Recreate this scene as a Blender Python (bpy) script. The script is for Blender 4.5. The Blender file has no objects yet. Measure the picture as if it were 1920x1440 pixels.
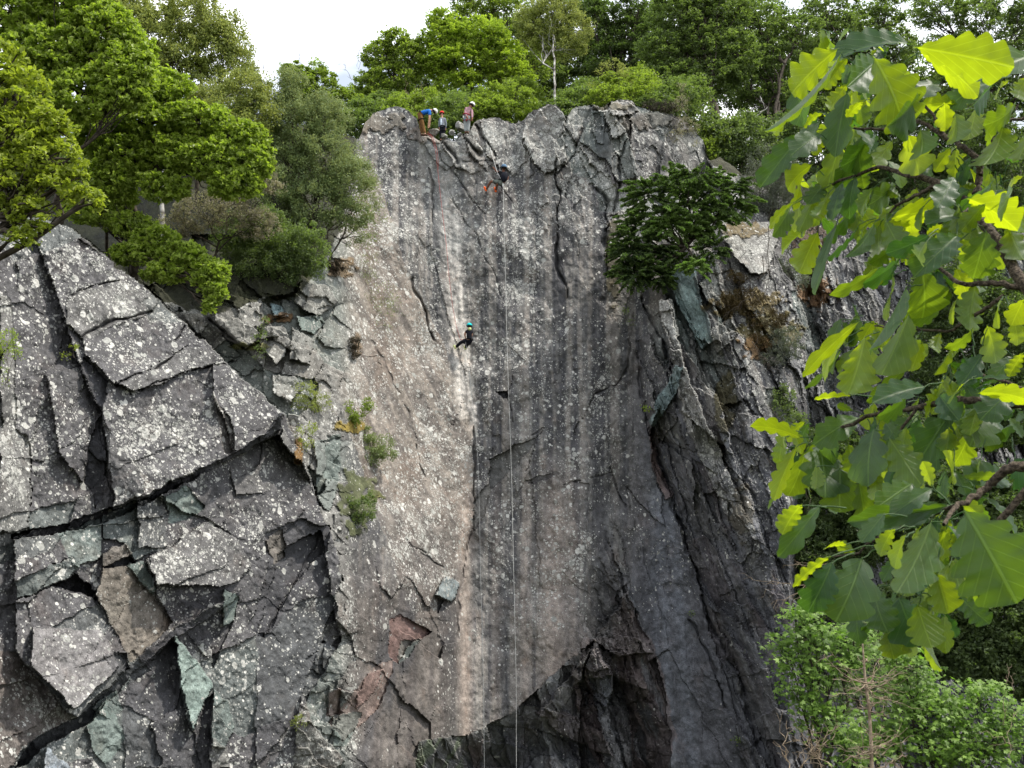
import bpy, math, random
import numpy as np
rng = np.random.default_rng(7)
random.seed(7)
R = math.radians
sc = bpy.context.scene
col = sc.collection

# ------------------------------------------------------------------ camera, sky, sun, exposure
F = 2059.0                      # focal length in pixels of the 1920 wide photograph
PITCH = R(14)
cp, sp_ = math.cos(PITCH), math.sin(PITCH)
cd = bpy.data.cameras.new('camera')
cd.sensor_width = 36.0
cd.lens = 36.0 * F / 1920.0
cd.clip_start = 0.05
cd.clip_end = 3000
cd.dof.use_dof = True
cd.dof.focus_distance = 52
cd.dof.aperture_fstop = 24
cam = bpy.data.objects.new('camera', cd)
col.objects.link(cam)
cam.rotation_euler = (R(90) + PITCH, 0, 0)
sc.camera = cam

SUN = np.array([0.50, -0.13, 0.86]); SUN /= np.linalg.norm(SUN)
w = bpy.data.worlds.new('World'); sc.world = w; w.use_nodes = True
nt = w.node_tree; nt.nodes.clear()
wo = nt.nodes.new('ShaderNodeOutputWorld'); bg = nt.nodes.new('ShaderNodeBackground')
sky = nt.nodes.new('ShaderNodeTexSky'); sky.sky_type = 'NISHITA'; sky.sun_disc = False
sky.sun_elevation = math.asin(SUN[2]); sky.sun_rotation = math.atan2(SUN[0], SUN[1])
tc = nt.nodes.new('ShaderNodeTexCoord')
mp = nt.nodes.new('ShaderNodeMapping'); mp.inputs['Scale'].default_value = (1, 1, 3.2)
mp.inputs['Location'].default_value = (0.35, 0.1, 0.4)
nz = nt.nodes.new('ShaderNodeTexNoise'); nz.inputs['Scale'].default_value = 2.6
nz.inputs['Detail'].default_value = 7; nz.inputs['Roughness'].default_value = 0.52
rp = nt.nodes.new('ShaderNodeValToRGB')
rp.color_ramp.elements[0].position = 0.30; rp.color_ramp.elements[0].color = (0.50, 0.50, 0.50, 1)
rp.color_ramp.elements[1].position = 0.55; rp.color_ramp.elements[1].color = (1, 1, 1, 1)
mx = nt.nodes.new('ShaderNodeMix'); mx.data_type = 'RGBA'
mx.inputs[7].default_value = (8.6, 8.8, 9.2, 1)
nt.links.new(tc.outputs['Generated'], mp.inputs['Vector']); nt.links.new(mp.outputs[0], nz.inputs['Vector'])
nt.links.new(nz.outputs['Fac'], rp.inputs['Fac']); nt.links.new(rp.outputs['Color'], mx.inputs[0])
nt.links.new(sky.outputs[0], mx.inputs[6]); nt.links.new(mx.outputs[2], bg.inputs['Color'])
nz2 = nt.nodes.new('ShaderNodeTexNoise'); nz2.inputs['Scale'].default_value = 4.2; nz2.inputs['Detail'].default_value = 5
rp2 = nt.nodes.new('ShaderNodeValToRGB')
rp2.color_ramp.elements[0].position = 0.40; rp2.color_ramp.elements[0].color = (3.6, 3.9, 4.3, 1)
rp2.color_ramp.elements[1].position = 0.58; rp2.color_ramp.elements[1].color = (9.6, 9.7, 9.9, 1)
nt.links.new(mp.outputs[0], nz2.inputs['Vector']); nt.links.new(nz2.outputs['Fac'], rp2.inputs['Fac']); nt.links.new(rp2.outputs['Color'], mx.inputs[7])
bg.inputs['Strength'].default_value = 0.15
nt.links.new(bg.outputs[0], wo.inputs[0])
sd = bpy.data.lights.new('sun', 'SUN'); sd.energy = 3.1; sd.angle = R(2.0); sd.color = (1.0, 0.94, 0.84)
sun = bpy.data.objects.new('sun', sd); col.objects.link(sun)
from mathutils import Vector
sun.rotation_euler = Vector(SUN).to_track_quat('Z', 'Y').to_euler()
sc.view_settings.view_transform = 'Standard'; sc.view_settings.look = 'None'
sc.view_settings.exposure = 0.78; sc.view_settings.gamma = 1.0

# ------------------------------------------------------------------ helpers
def W(u, v, Y):
    """point at horizontal distance Y seen at photo pixel (u, v)"""
    u = np.asarray(u, float); v = np.asarray(v, float); Y = np.asarray(Y, float)
    x = (u - 960) / F; z = -(v - 720) / F
    dy = cp - z * sp_; dz = sp_ + z * cp
    k = Y / dy
    return np.stack(np.broadcast_arrays(x * k, Y + 0 * k, dz * k), -1)
def PX(v, Y):                   # metres per photo pixel
    z = -(v - 720) / F
    return Y / (cp - z * sp_) / F

def tag(o, label=None, cat=None, group=None, kind=None):
    if label: o['label'] = label
    if cat: o['category'] = cat
    if group: o['group'] = group
    if kind: o['kind'] = kind
    return o
def empty(name, loc):
    o = bpy.data.objects.new(name, None); col.objects.link(o); o.location = tuple(loc); o.empty_display_size = 0.2
    return o
def mesh_obj(name, verts, faces, mat, parent=None, smooth=False, attrs=None, fl=None, mats=None, midx=None):
    """verts (n,3) array; faces list or (m,k) array"""
    me = bpy.data.meshes.new(name)
    verts = np.asarray(verts, np.float32)
    if parent is not None:
        verts = verts - np.array(parent_world(parent), np.float32)
    if isinstance(faces, np.ndarray):
        m, k = faces.shape
        me.vertices.add(len(verts)); me.vertices.foreach_set('co', verts.ravel())
        me.loops.add(m * k); me.loops.foreach_set('vertex_index', faces.astype(np.int32).ravel())
        me.polygons.add(m); me.polygons.foreach_set('loop_start', np.arange(0, m * k, k, dtype=np.int32))
        me.update(calc_edges=True)
    else:
        me.from_pydata([tuple(map(float, p)) for p in verts], [], faces)
    if attrs:
        for n, a in attrs.items():
            a = np.asarray(a, np.float32)
            if a.ndim == 2:
                if a.shape[1] == 3: a = np.concatenate([a, np.ones((len(a), 1), np.float32)], 1)
                at = me.attributes.new(n, 'FLOAT_COLOR', 'POINT'); at.data.foreach_set('color', a.ravel())
            else:
                at = me.attributes.new(n, 'FLOAT', 'POINT'); at.data.foreach_set('value', a)
    if mats:
        for mm in mats: me.materials.append(mm)
        me.polygons.foreach_set('material_index', np.asarray(midx, np.int32))
    elif mat: me.materials.append(mat)
    me.polygons.foreach_set('use_smooth', np.full(len(me.polygons), smooth))
    me.validate(); me.update()
    o = bpy.data.objects.new(name, me); col.objects.link(o)
    if parent is not None: o.parent = parent
    return o
def parent_world(p):
    v = np.array(p.location)
    while p.parent is not None:
        p = p.parent; v = v + np.array(p.location)
    return v

def hash2(ix, iy, s):
    h = (ix.astype(np.int64) * 374761393 + iy.astype(np.int64) * 668265263 + s * 974634777) & 0xffffffff
    h = ((h ^ (h >> 13)) * 1274126177) & 0xffffffff
    h = (h ^ (h >> 16)) & 0xffffffff
    h = (h * 2246822519) & 0xffffffff; h ^= (h >> 15)
    return (h & 0xffffff) / float(0x1000000)
def vn(x, y, s=0):
    ix = np.floor(x); iy = np.floor(y); fx = x - ix; fy = y - iy
    fx = fx * fx * fx * (fx * (fx * 6 - 15) + 10); fy = fy * fy * fy * (fy * (fy * 6 - 15) + 10)
    ix = ix.astype(np.int64); iy = iy.astype(np.int64)
    a = hash2(ix, iy, s); b = hash2(ix + 1, iy, s); c = hash2(ix, iy + 1, s); d = hash2(ix + 1, iy + 1, s)
    return (a * (1 - fx) + b * fx) * (1 - fy) + (c * (1 - fx) + d * fx) * fy - 0.5
def fbm(x, y, s=0, o=4, g=0.5):
    r = 0; a = 1; f = 1
    for i in range(o):
        r = r + a * vn(x * f + 13.7 * i, y * f - 7.1 * i, s + i * 17); a *= g; f *= 2.03
    return r
def cells(x, y, s=0, jit=0.9):
    ix = np.floor(x).astype(np.int64); iy = np.floor(y).astype(np.int64)
    best = np.full(x.shape, 1e9); sec = best.copy()
    bi = np.zeros(x.shape, np.int64); bj = bi.copy(); bx = np.zeros(x.shape); by = bx.copy()
    for i in (-1, 0, 1):
        for j in (-1, 0, 1):
            a = ix + i; b = iy + j
            px = a + 0.5 + jit * (hash2(a, b, s) - 0.5); py = b + 0.5 + jit * (hash2(a, b, s + 5) - 0.5)
            d = (px - x) ** 2 + (py - y) ** 2
            m = d < best
            sec = np.where(m, best, np.minimum(sec, d))
            best = np.where(m, d, best); bi = np.where(m, a, bi); bj = np.where(m, b, bj)
            bx = np.where(m, x - px, bx); by = np.where(m, y - py, by)
    return hash2(bi, bj, s + 11), hash2(bi, bj, s + 12), hash2(bi, bj, s + 13), bx, by, np.sqrt(sec) - np.sqrt(best)
def rot(u, v, deg):
    a = R(deg); return u * math.cos(a) + v * math.sin(a), -u * math.sin(a) + v * math.cos(a)
def fract(u, v, deg, la, lb, s, tilt=1.0):
    """fractured plates: la along the direction deg (image space, y down), lb across"""
    a, b = rot(u, v, deg)
    r1, r2, r3, dx, dy, e = cells(a / la, b / lb, s)
    return (r1 - 0.5) + tilt * ((r2 - 0.5) * dx + (r3 - 0.35) * dy), e, r1, r2
def ss(x, a, b):
    t = np.clip((x - a) / (b - a), 0, 1); return t * t * (3 - 2 * t)
def inpoly(u, v, pts):
    r = np.zeros(u.shape, bool); n = len(pts)
    for i in range(n):
        x1, y1 = pts[i]; x2, y2 = pts[(i + 1) % n]
        if y1 == y2: continue
        c = ((y1 > v) != (y2 > v)) & (u < (x2 - x1) * (v - y1) / (y2 - y1) + x1)
        r ^= c
    return r
def linedist(u, v, pts):
    d = np.full(u.shape, 1e9)
    for (x1, y1), (x2, y2) in zip(pts[:-1], pts[1:]):
        dx, dy = x2 - x1, y2 - y1
        t = np.clip(((u - x1) * dx + (v - y1) * dy) / (dx * dx + dy * dy), 0, 1)
        d = np.minimum(d, np.hypot(u - x1 - t * dx, v - y1 - t * dy))
    return d

# ------------------------------------------------------------------ node material helpers
def newmat(name):
    m = bpy.data.materials.new(name); m.use_nodes = True
    m.node_tree.nodes.clear()
    return m, m.node_tree.nodes, m.node_tree.links
def N(nodes, t, **kw):
    n = nodes.new(t)
    for k, v in kw.items(): setattr(n, k, v)
    return n
def math_(nodes, links, op, a, b=None, clamp=False):
    n = nodes.new('ShaderNodeMath'); n.operation = op; n.use_clamp = clamp
    for i, x in enumerate((a, b)):
        if x is None: continue
        if isinstance(x, (int, float)): n.inputs[i].default_value = x
        else: links.new(x, n.inputs[i])
    return n.outputs[0]
def mixc(nodes, links, fac, a, b, mode='MIX'):
    n = nodes.new('ShaderNodeMix'); n.data_type = 'RGBA'; n.blend_type = mode
    for i, x in ((0, fac), (6, a), (7, b)):
        if isinstance(x, (int, float)): n.inputs[i].default_value = x
        elif isinstance(x, tuple): n.inputs[i].default_value = (*x, 1)
        else: links.new(x, n.inputs[i])
    return n.outputs[2]
def mrange(nodes, links, x, a, b, c=0.0, d=1.0, smooth=True):
    n = nodes.new('ShaderNodeMapRange')
    if smooth: n.interpolation_type = 'SMOOTHSTEP'
    links.new(x, n.inputs[0])
    for i, q in ((1, a), (2, b), (3, c), (4, d)):
        if isinstance(q, (int, float)): n.inputs[i].default_value = q
        else: links.new(q, n.inputs[i])
    return n.outputs[0]

def rock_material():
    m, n, l = newmat('lichened_slate')
    out = N(n, 'ShaderNodeOutputMaterial'); bs = N(n, 'ShaderNodeBsdfPrincipled')
    l.new(bs.outputs[0], out.inputs[0])
    bs.inputs['Roughness'].default_value = 0.75
    bs.inputs['Specular IOR Level'].default_value = 0.3
    tc = N(n, 'ShaderNodeTexCoord').outputs['Object']
    ac = N(n, 'ShaderNodeAttribute', attribute_name='col').outputs['Color']
    al = N(n, 'ShaderNodeAttribute', attribute_name='lich').outputs['Fac']
    def noise(scale, det=4, rough=0.6, vec=tc):
        q = N(n, 'ShaderNodeTexNoise'); q.inputs['Scale'].default_value = scale; q.inputs['Detail'].default_value = det
        q.inputs['Roughness'].default_value = rough; l.new(vec, q.inputs['Vector']); return q
    # warped coordinates so the lichen rosettes are irregular
    wn = noise(5, 3)
    vm = N(n, 'ShaderNodeVectorMath', operation='MULTIPLY_ADD')
    l.new(wn.outputs['Color'], vm.inputs[0]); vm.inputs[1].default_value = (0.09, 0.09, 0.09); l.new(tc, vm.inputs[2])
    wv = vm.outputs[0]
    pn = noise(1.1, 4, .6); pn2 = noise(0.33, 3, .5)
    al = math_(n, l, 'MULTIPLY', al, math_(n, l, 'MULTIPLY', mrange(n, l, pn.outputs['Fac'], .38, .62, .25, 1.35), mrange(n, l, pn2.outputs['Fac'], .38, .62, .6, 1.25)))
    masks = []
    for scale, r0, r1, thr in ((3.6, 0.16, 0.60, 0.55), (8.0, 0.22, 0.62, 0.70), (17.0, 0.25, 0.62, 0.75)):
        vo = N(n, 'ShaderNodeTexVoronoi'); vo.inputs['Scale'].default_value = scale; l.new(wv, vo.inputs['Vector'])
        sep = N(n, 'ShaderNodeSeparateColor'); l.new(vo.outputs['Color'], sep.inputs[0])
        rad = mrange(n, l, sep.outputs[0], 0.0, 1.0, r0, r1, False)
        dd = math_(n, l, 'SUBTRACT', rad, vo.outputs['Distance'])
        spot = mrange(n, l, dd, 0.0, 0.06)
        th = math_(n, l, 'SUBTRACT', 1.0, math_(n, l, 'MULTIPLY', al, thr))
        on = math_(n, l, 'GREATER_THAN', sep.outputs[1], th)
        masks.append((math_(n, l, 'MULTIPLY', spot, on), sep.outputs[2]))
    fine = noise(26, 5, 0.7); med = noise(4.0, 5, 0.65); big = noise(0.9, 3)
    f1 = mrange(n, l, fine.outputs['Fac'], 0.30, 0.70, 0.60, 1.4)
    f2 = mrange(n, l, med.outputs['Fac'], 0.30, 0.70, 0.74, 1.28)
    k = math_(n, l, 'MULTIPLY', f1, f2)
    base = mixc(n, l, 1.0, ac, k, 'MULTIPLY')
    # grey crust lichen
    cr = noise(11, 6, 0.78)
    crm = mrange(n, l, math_(n, l, 'ADD', cr.outputs['Fac'], math_(n, l, 'MULTIPLY', al, 0.17)), 0.62, 0.70, 0.0, 0.6)
    base = mixc(n, l, crm, base, (0.30, 0.30, 0.275))
    # rust tint patches
    ru = mrange(n, l, big.outputs['Fac'], 0.55, 0.75, 0.0, 0.35)
    base = mixc(n, l, ru, base, mixc(n, l, 1.0, base, (1.25, 1.0, 0.85), 'MULTIPLY'))
    for i, (mk, cr_) in enumerate(masks):
        lc = mixc(n, l, cr_, (0.27, 0.275, 0.255), (0.62, 0.61, 0.57))
        lc = mixc(n, l, 1.0, lc, mrange(n, l, fine.outputs['Fac'], 0.3, 0.7, 0.75, 1.1), 'MULTIPLY')
        base = mixc(n, l, math_(n, l, 'MULTIPLY', mk, 0.92), base, lc)
    l.new(base, bs.inputs['Base Color'])
    bump = N(n, 'ShaderNodeBump'); bump.inputs['Strength'].default_value = 0.9; bump.inputs['Distance'].default_value = 0.05
    h = math_(n, l, 'ADD', math_(n, l, 'MULTIPLY', fine.outputs['Fac'], 0.5), math_(n, l, 'MULTIPLY', med.outputs['Fac'], 1.3))
    l.new(h, bump.inputs['Height']); l.new(bump.outputs[0], bs.inputs['Normal'])
    return m

def leaf_material(name, base, trans, var=0.35, tf=0.4, rough=0.5):
    base = (base[0] * 2.6, base[1] * 1.75, base[2] * 3.2); trans = (trans[0] * 2.0, trans[1] * 1.65, trans[2] * 1.7)
    m, n, l = newmat(name)
    out = N(n, 'ShaderNodeOutputMaterial'); bs = N(n, 'ShaderNodeBsdfPrincipled'); tr = N(n, 'ShaderNodeBsdfTranslucent')
    mixs = N(n, 'ShaderNodeMixShader'); mixs.inputs[0].default_value = tf
    l.new(bs.outputs[0], mixs.inputs[1]); l.new(tr.outputs[0], mixs.inputs[2]); l.new(mixs.outputs[0], out.inputs[0])
    bs.inputs['Roughness'].default_value = rough; bs.inputs['Specular IOR Level'].default_value = 0.35
    t = N(n, 'ShaderNodeAttribute', attribute_name='tone').outputs['Fac']
    dark = tuple(c * (1 - var) for c in base); lite = (base[0] * (1 + var * 1.5), base[1] * (1 + var), base[2] * (1 + var * 0.5))
    l.new(mixc(n, l, t, dark, lite), bs.inputs['Base Color'])
    dt = tuple(c * (1 - var) for c in trans); lt = tuple(c * (1 + var) for c in trans)
    l.new(mixc(n, l, t, dt, lt), tr.inputs['Color'])
    return m
def bark_material(name, c1, c2, scale=6.0):
    m, n, l = newmat(name)
    out = N(n, 'ShaderNodeOutputMaterial'); bs = N(n, 'ShaderNodeBsdfPrincipled'); l.new(bs.outputs[0], out.inputs[0])
    tc = N(n, 'ShaderNodeTexCoord').outputs['Object']
    q = N(n, 'ShaderNodeTexNoise'); q.inputs['Scale'].default_value = scale; q.inputs['Detail'].default_value = 6; l.new(tc, q.inputs['Vector'])
    f = mrange(n, l, q.outputs['Fac'], 0.35, 0.65)
    l.new(mixc(n, l, f, c1, c2), bs.inputs['Base Color']); bs.inputs['Roughness'].default_value = 0.85; bs.inputs['Specular IOR Level'].default_value = 0.2
    b = N(n, 'ShaderNodeBump'); b.inputs['Strength'].default_value = 0.6; b.inputs['Distance'].default_value = 0.02
    l.new(q.outputs['Fac'], b.inputs['Height']); l.new(b.outputs[0], bs.inputs['Normal'])
    return m
def plain(name, c, rough=0.7, var=0.25, scale=30):
    return bark_material(name, tuple(x * (1 - var) for x in c), tuple(min(1, x * (1 + var)) for x in c), scale)

ROCK = rock_material()

# ------------------------------------------------------------------ the cliff
C = dict(G=(0.15, 0.185, 0.17), P=(0.078, 0.076, 0.079), B=(0.17, 0.15, 0.125), Rr=(0.19, 0.12, 0.105),
         L=(0.19, 0.186, 0.172), K=(0.03, 0.03, 0.034), D=(0.055, 0.055, 0.06), M=(0.10, 0.085, 0.03))
rim_pts = [(-200, 250), (0, 255), (200, 260), (400, 235), (560, 232), (640, 250), (672, 262), (684, 232), (700, 214), (720, 204), (745, 199),
           (765, 206), (781, 222), (789, 248), (800, 253), (812, 256), (822, 262), (838, 258), (850, 264), (860, 258), (868, 251), (880, 247), (890, 230), (900, 224),
           (930, 221), (950, 227), (966, 234), (980, 226), (1000, 206), (1018, 200), (1034, 194), (1050, 203), (1062, 224), (1072, 206), (1082, 198),
           (1110, 197), (1130, 200), (1144, 190), (1165, 187), (1185, 189), (1200, 200), (1225, 210), (1260, 214), (1290, 230), (1318, 262),
           (1328, 300), (1350, 296), (1376, 312), (1392, 330), (1450, 322), (1550, 300), (1700, 280), (2100, 260)]
CU = np.arange(-430, 2200, 2.15)
ru = np.interp(CU, [p[0] for p in rim_pts], [p[1] for p in rim_pts])
ru = ru + 4 * vn(CU / 9, CU * 0, 3) + 2 * vn(CU / 3.7, CU * 0, 4)
NR = 590
T = np.linspace(0, 1, NR)[:, None]
VB = 1500.0
V = ru[None, :] * (1 - T) + VB * T
U = np.repeat(CU[None, :], NR, 0)
Uw = U + 7 * fbm(U / 30, V / 30, 1, 4, .6); Vw = V + 7 * fbm(U / 30, V / 30, 2, 4, .6)

tu = np.array([-200, 0, 200, 400, 560, 640, 700, 780, 880, 960, 1100, 1190, 1230, 1300, 1400, 1480, 1520, 1700, 2100.])
tv = np.array([150, 350, 500, 650, 800, 950, 1100, 1250, 1500.])
tab = np.array([
 [54, 54, 54, 52, 50, 51, 52.5, 52.5, 52.5, 52.5, 52.5, 53, 53.5, 55, 58, 60, 62, 64, 66],
 [47, 47, 46, 45.5, 46, 49.5, 51.3, 52, 52, 52, 52, 52.5, 53, 54.5, 55, 56, 58, 60, 62],
 [43, 43, 42.5, 42, 43, 46.5, 49.6, 51.3, 51.6, 51.5, 51.5, 52.3, 51.5, 50.5, 51, 53, 55, 57, 59],
 [41, 41, 40.5, 41, 42, 44.5, 47.6, 50.3, 51.2, 51, 51.2, 52.2, 50.5, 49.5, 49.5, 51.5, 54, 56, 58],
 [39, 39, 39.5, 40, 40.5, 42.5, 45.5, 49, 50.9, 50.6, 50.8, 52, 50.8, 49, 48.5, 50, 54, 56, 57],
 [38, 38, 38, 38.5, 39, 41, 43.5, 47, 50.3, 50.2, 50.3, 51.5, 51.6, 50, 47.8, 48.5, 53, 55, 56],
 [37, 37, 37, 37.5, 38, 39.5, 42, 45, 49.5, 49.7, 49.8, 50.8, 51.5, 51, 48, 47.2, 52, 55, 56],
 [36.5, 36.5, 36.5, 37, 37.5, 39, 41, 44, 48.3, 49.3, 49.3, 50, 51, 51.3, 49.5, 46.8, 50, 54, 56],
 [36, 36, 36, 36.5, 37, 38.5, 40, 43, 47, 48.8, 48.8, 49.5, 50.5, 51, 50, 47, 48, 53, 55]])
def bil(U, V):
    i = np.clip(np.searchsorted(tu, U) - 1, 0, len(tu) - 2); j = np.clip(np.searchsorted(tv, V) - 1, 0, len(tv) - 2)
    fu = np.clip((U - tu[i]) / (tu[i + 1] - tu[i]), 0, 1); fv = np.clip((V - tv[j]) / (tv[j + 1] - tv[j]), 0, 1)
    return (tab[j, i] * (1 - fu) + tab[j, i + 1] * fu) * (1 - fv) + (tab[j + 1, i] * (1 - fu) + tab[j + 1, i + 1] * fu) * fv
Y = bil(U, V)
near_poly = [(-480, 385), (60, 408), (100, 420), (130, 428), (200, 487), (265, 532), (320, 585), (380, 640), (450, 705), (530, 775),
             (560, 840), (585, 900), (600, 950), (628, 1020), (640, 1100), (600, 1200), (560, 1330), (540, 1520), (-480, 1520)]
near = inpoly(Uw, Vw, near_poly)
Yn = 29 + (U / 600) * 8.6 + (1440 - V) / 1240 * 3.2
Y = np.where(near, Yn, Y)

# colour and lichen fields
one = np.ones(U.shape)
def cst(k): return np.array(C[k])
colr = np.empty(U.shape + (3,)); colr[:] = cst('P')
lich = 0.42 * one
def mixin(mask, k, amt=1.0):
    global colr
    c = cst(k) if isinstance(k, str) else np.array(k)
    m = (mask * amt)[..., None]
    colr = colr * (1 - m) + c * m
# soil and leaf litter on the wooded slope above the left crag
slope_v = np.interp(CU, [-200, 100, 265, 400, 500, 560, 600, 640, 680], [600, 600, 560, 590, 560, 560, 500, 430, 200])[None, :]
wood = ((V < slope_v + 12 * vn(U / 14, V / 14, 9)) & ~near & (U < 680)).astype(float)
rw = ((V < np.interp(U, [1320, 1400, 1480, 1560, 1700], [300, 330, 380, 380, 420]) + 20 * vn(U / 20, V / 20, 10)) & (U > 1322)).astype(float)
# strata streaks on the main wall: vertical water stains
st1 = fbm(U / 13, V / 420, 21, 4, 0.6); st2 = fbm(U / 5, V / 150, 22, 3)
st1 = st1 + .35 * fbm(U / 7, V / 22, 23, 4, .7); st2 = st2 + .3 * fbm(U / 5, V / 9, 24, 3, .7)
mid = (1 - near) * ss(U, 640, 700) * (1 - ss(U, 1300, 1400))
mixin(mid, 'L', 0.35)
mixin(ss(st1, 0.0, 0.3) * mid, (0.27, 0.245, 0.22), 0.6)
mixin(ss(-st1, 0.0, 0.3) * mid, (0.05, 0.05, 0.056), 0.8)
mixin(ss(st2, 0.1, 0.5) * mid, 'L', 0.35)
# sloping rib left of the main wall, warm and thickly lichened
rib = inpoly(Uw, Vw, [(640, 430), (700, 300), (770, 520), (830, 640), (885, 800), (892, 960), (850, 1090), (790, 1200), (720, 1000), (640, 760), (560, 700), (560, 560)]) & ~near
mixin(rib.astype(float), (0.235, 0.205, 0.175), 0.8)
rs, _ = rot(U, V, 62)
ribst = fbm(rot(U, V, 62)[0] / 160, rot(U, V, 62)[1] / 10, 31, 4)
mixin(rib * ss(ribst, 0.0, 0.4), (0.09, 0.08, 0.075), 0.7)
mixin(rib * ss(fbm(U / 45, V / 70, 32, 3), 0.05, .4), (0.13, .10, .08), .6)
mixin(rib * ss(V, 850, 1050), 'P', .45)
lich = np.where(rib, 0.5, lich)
# lichen density varies on the wall
lich = np.where(mid > 0.5, np.where(rib, 0.5 + .5 * fbm(U / 50, V / 80, 45, 3), 0.27 + 0.55 * fbm(U / 60, V / 260, 41, 3) - 0.15 * ss(V, 800, 1300)), lich)
upl = ss(-V, -560, -300) * (U > 640) * (U < 1330)
lich = lich + 0.28 * upl
lich = lich + 0.40 * np.exp(-((U - (985 + (V - 500) * 0.07)) / 40) ** 2) * ss(-V, -900, -760) * (1 - near)
lich = lich + 0.30 * np.exp(-((U - 1150) / 60) ** 2) * ss(-V, -560, -420)
lich = lich + 0.25 * near * fbm(U / 60, V / 60, 44, 3)
# right, dark walls: damp rock and shade of the left-facing side put into colour
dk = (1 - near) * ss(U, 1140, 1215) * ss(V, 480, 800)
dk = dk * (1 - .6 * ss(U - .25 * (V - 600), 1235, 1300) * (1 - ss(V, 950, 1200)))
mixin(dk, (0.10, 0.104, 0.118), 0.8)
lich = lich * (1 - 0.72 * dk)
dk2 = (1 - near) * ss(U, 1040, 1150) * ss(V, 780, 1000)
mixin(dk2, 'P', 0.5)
low = ss(V, 1050, 1300) * (1 - near) * ss(U, 640, 700)
lich = lich * (1 - 0.6 * low)
# brown lower left centre
lb = (1 - near) * ss(V, 980, 1150) * (1 - ss(U, 830, 870)) * ss(U, 560, 640)
mixin(lb, (0.10, 0.086, 0.078), 0.7)
mixin(lb * ss(fbm(U / 40, V / 120, 51, 3), 0.0, 0.4), 'D', 0.7)
# pale bands of the lower wall
for c0, wd, am in ((872, 13, .55), (1040, 26, .45), (985, 10, .3), (1075, 9, .25), (930, 9, .2)):
    mixin(np.exp(-((U - c0 - 5 * fbm(U * 0, V / 90, 52, 2)) / wd) ** 2) * ss(V, 820, 980) * (1 - near), (0.40, 0.33, 0.28), am * 1.1)
# blue-grey water streak right of the cave
for c0, c1, wd, am in ((1232, 1262, 9, .5), (1250, 1300, 14, .55), (1222, 1236, 6, .3)):
    mixin(np.exp(-((U - c0 - (V - 900) / 540 * (c1 - c0)) / wd) ** 2) * ss(V, 850, 960) * (1 - near), (0.22, 0.24, 0.275), am * 1.2)
# dust left by the ropes
dust = np.exp(-(linedist(U, V, [(832, 300), (838, 420), (845, 520), (856, 640), (862, 720), (872, 780)]) / 11) ** 2)
dust2 = np.exp(-(linedist(U, V, [(852, 370), (858, 480), (868, 600), (880, 700), (888, 800)]) / 8) ** 2) * ss(V, 330, 440)
dd = np.maximum(dust * ss(V, 290, 380), dust2)
dd = dd * np.clip(.85 + .9 * fbm(U / 5, V / 30, 25, 3, .7), 0, 1)
mixin(dd, (0.58, 0.545, 0.50), 0.95); lich = lich * (1 - 0.85 * dd)
dsh = np.exp(-(linedist(U, V, [(800, 260), (830, 330), (850, 450)]) / 30) ** 2)
mixin(dsh, (0.25, 0.255, 0.245), 0.65); lich = lich * (1 - 0.5 * dsh)

# generic fracturing
lr = ss(U + 0.25 * (V - 700), 1180, 1260) * ss(V + 40 * fbm(U / 40, V / 40, 60, 2), 400, 520) * (1 - near)
bigr = fract(Uw, Vw, 66, 420, 75, 59)
smooth_wall = inpoly(Uw, Vw, [(1150, 620), (1195, 640), (1212, 780), (1225, 870), (1262, 940), (1300, 1060), (1330, 1180), (1372, 1300), (1400, 1520), (1262, 1520), (1250, 1300), (1190, 1130), (1140, 900)])
lr = lr * (1 - 0.88 * smooth_wall)
ub = (1 - near) * ss(-V, -470, -380) * ss(U, 960, 1040) * (1 - ss(U, 1330, 1380))   # jumbled blocks at the top right of the wall
f1, e1, a1, b1 = fract(Uw, Vw, -24, 150, 75, 61)
slabA = inpoly(Uw, Vw, [(110, 425), (265, 532), (530, 775), (500, 812), (300, 918), (215, 955), (205, 880), (150, 690)])
Y = Y + near * (0.27 - 0.2 * slabA) * f1
f2, e2, a2, b2 = fract(Uw, Vw, 68, 120, 34, 62)
Y = Y + lr * (0.6 * f2 + 2.0 * bigr[0] + .5 * fract(Uw, Vw, 20, 120, 60, 56)[0])
f3, e3, a3, b3 = fract(Uw, Vw, 70, 70, 12, 63)
fs_, es_, as_, bs_ = fract(Uw, Vw, 69, 330, 17, 55)
Y = Y + lr * (0.12 * f3 + .30 * fs_)
f4, e4, a4, b4 = fract(Uw, Vw, 62, 90, 42, 64)
Y = Y + ub * (0.42 * f4 + 0.25 * fract(Uw, Vw, 80, 50, 22, 58)[0])
f5, e5, a5, b5 = fract(Uw, Vw, 85, 240, 46, 65, 0.6)
Y = Y + mid * (1 - lr) * 0.12 * f5
f6, e6, a6, b6 = fract(Uw, Vw, 28, 105, 60, 66)
terr = (1 - near) * (V > 440) * (U > 240) * (1 - ss(U, 620, 680))
Y = Y + terr * (0.9 * f6 + 0.35 * fract(Uw, Vw, 35, 44, 26, 57)[0])
f7, e7, a7, b7 = fract(Uw, Vw, 78, 52, 15, 67)
Y = Y + lb * 0.5 * fract(Uw, Vw, 70, 120, 50, 68)[0]
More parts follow.
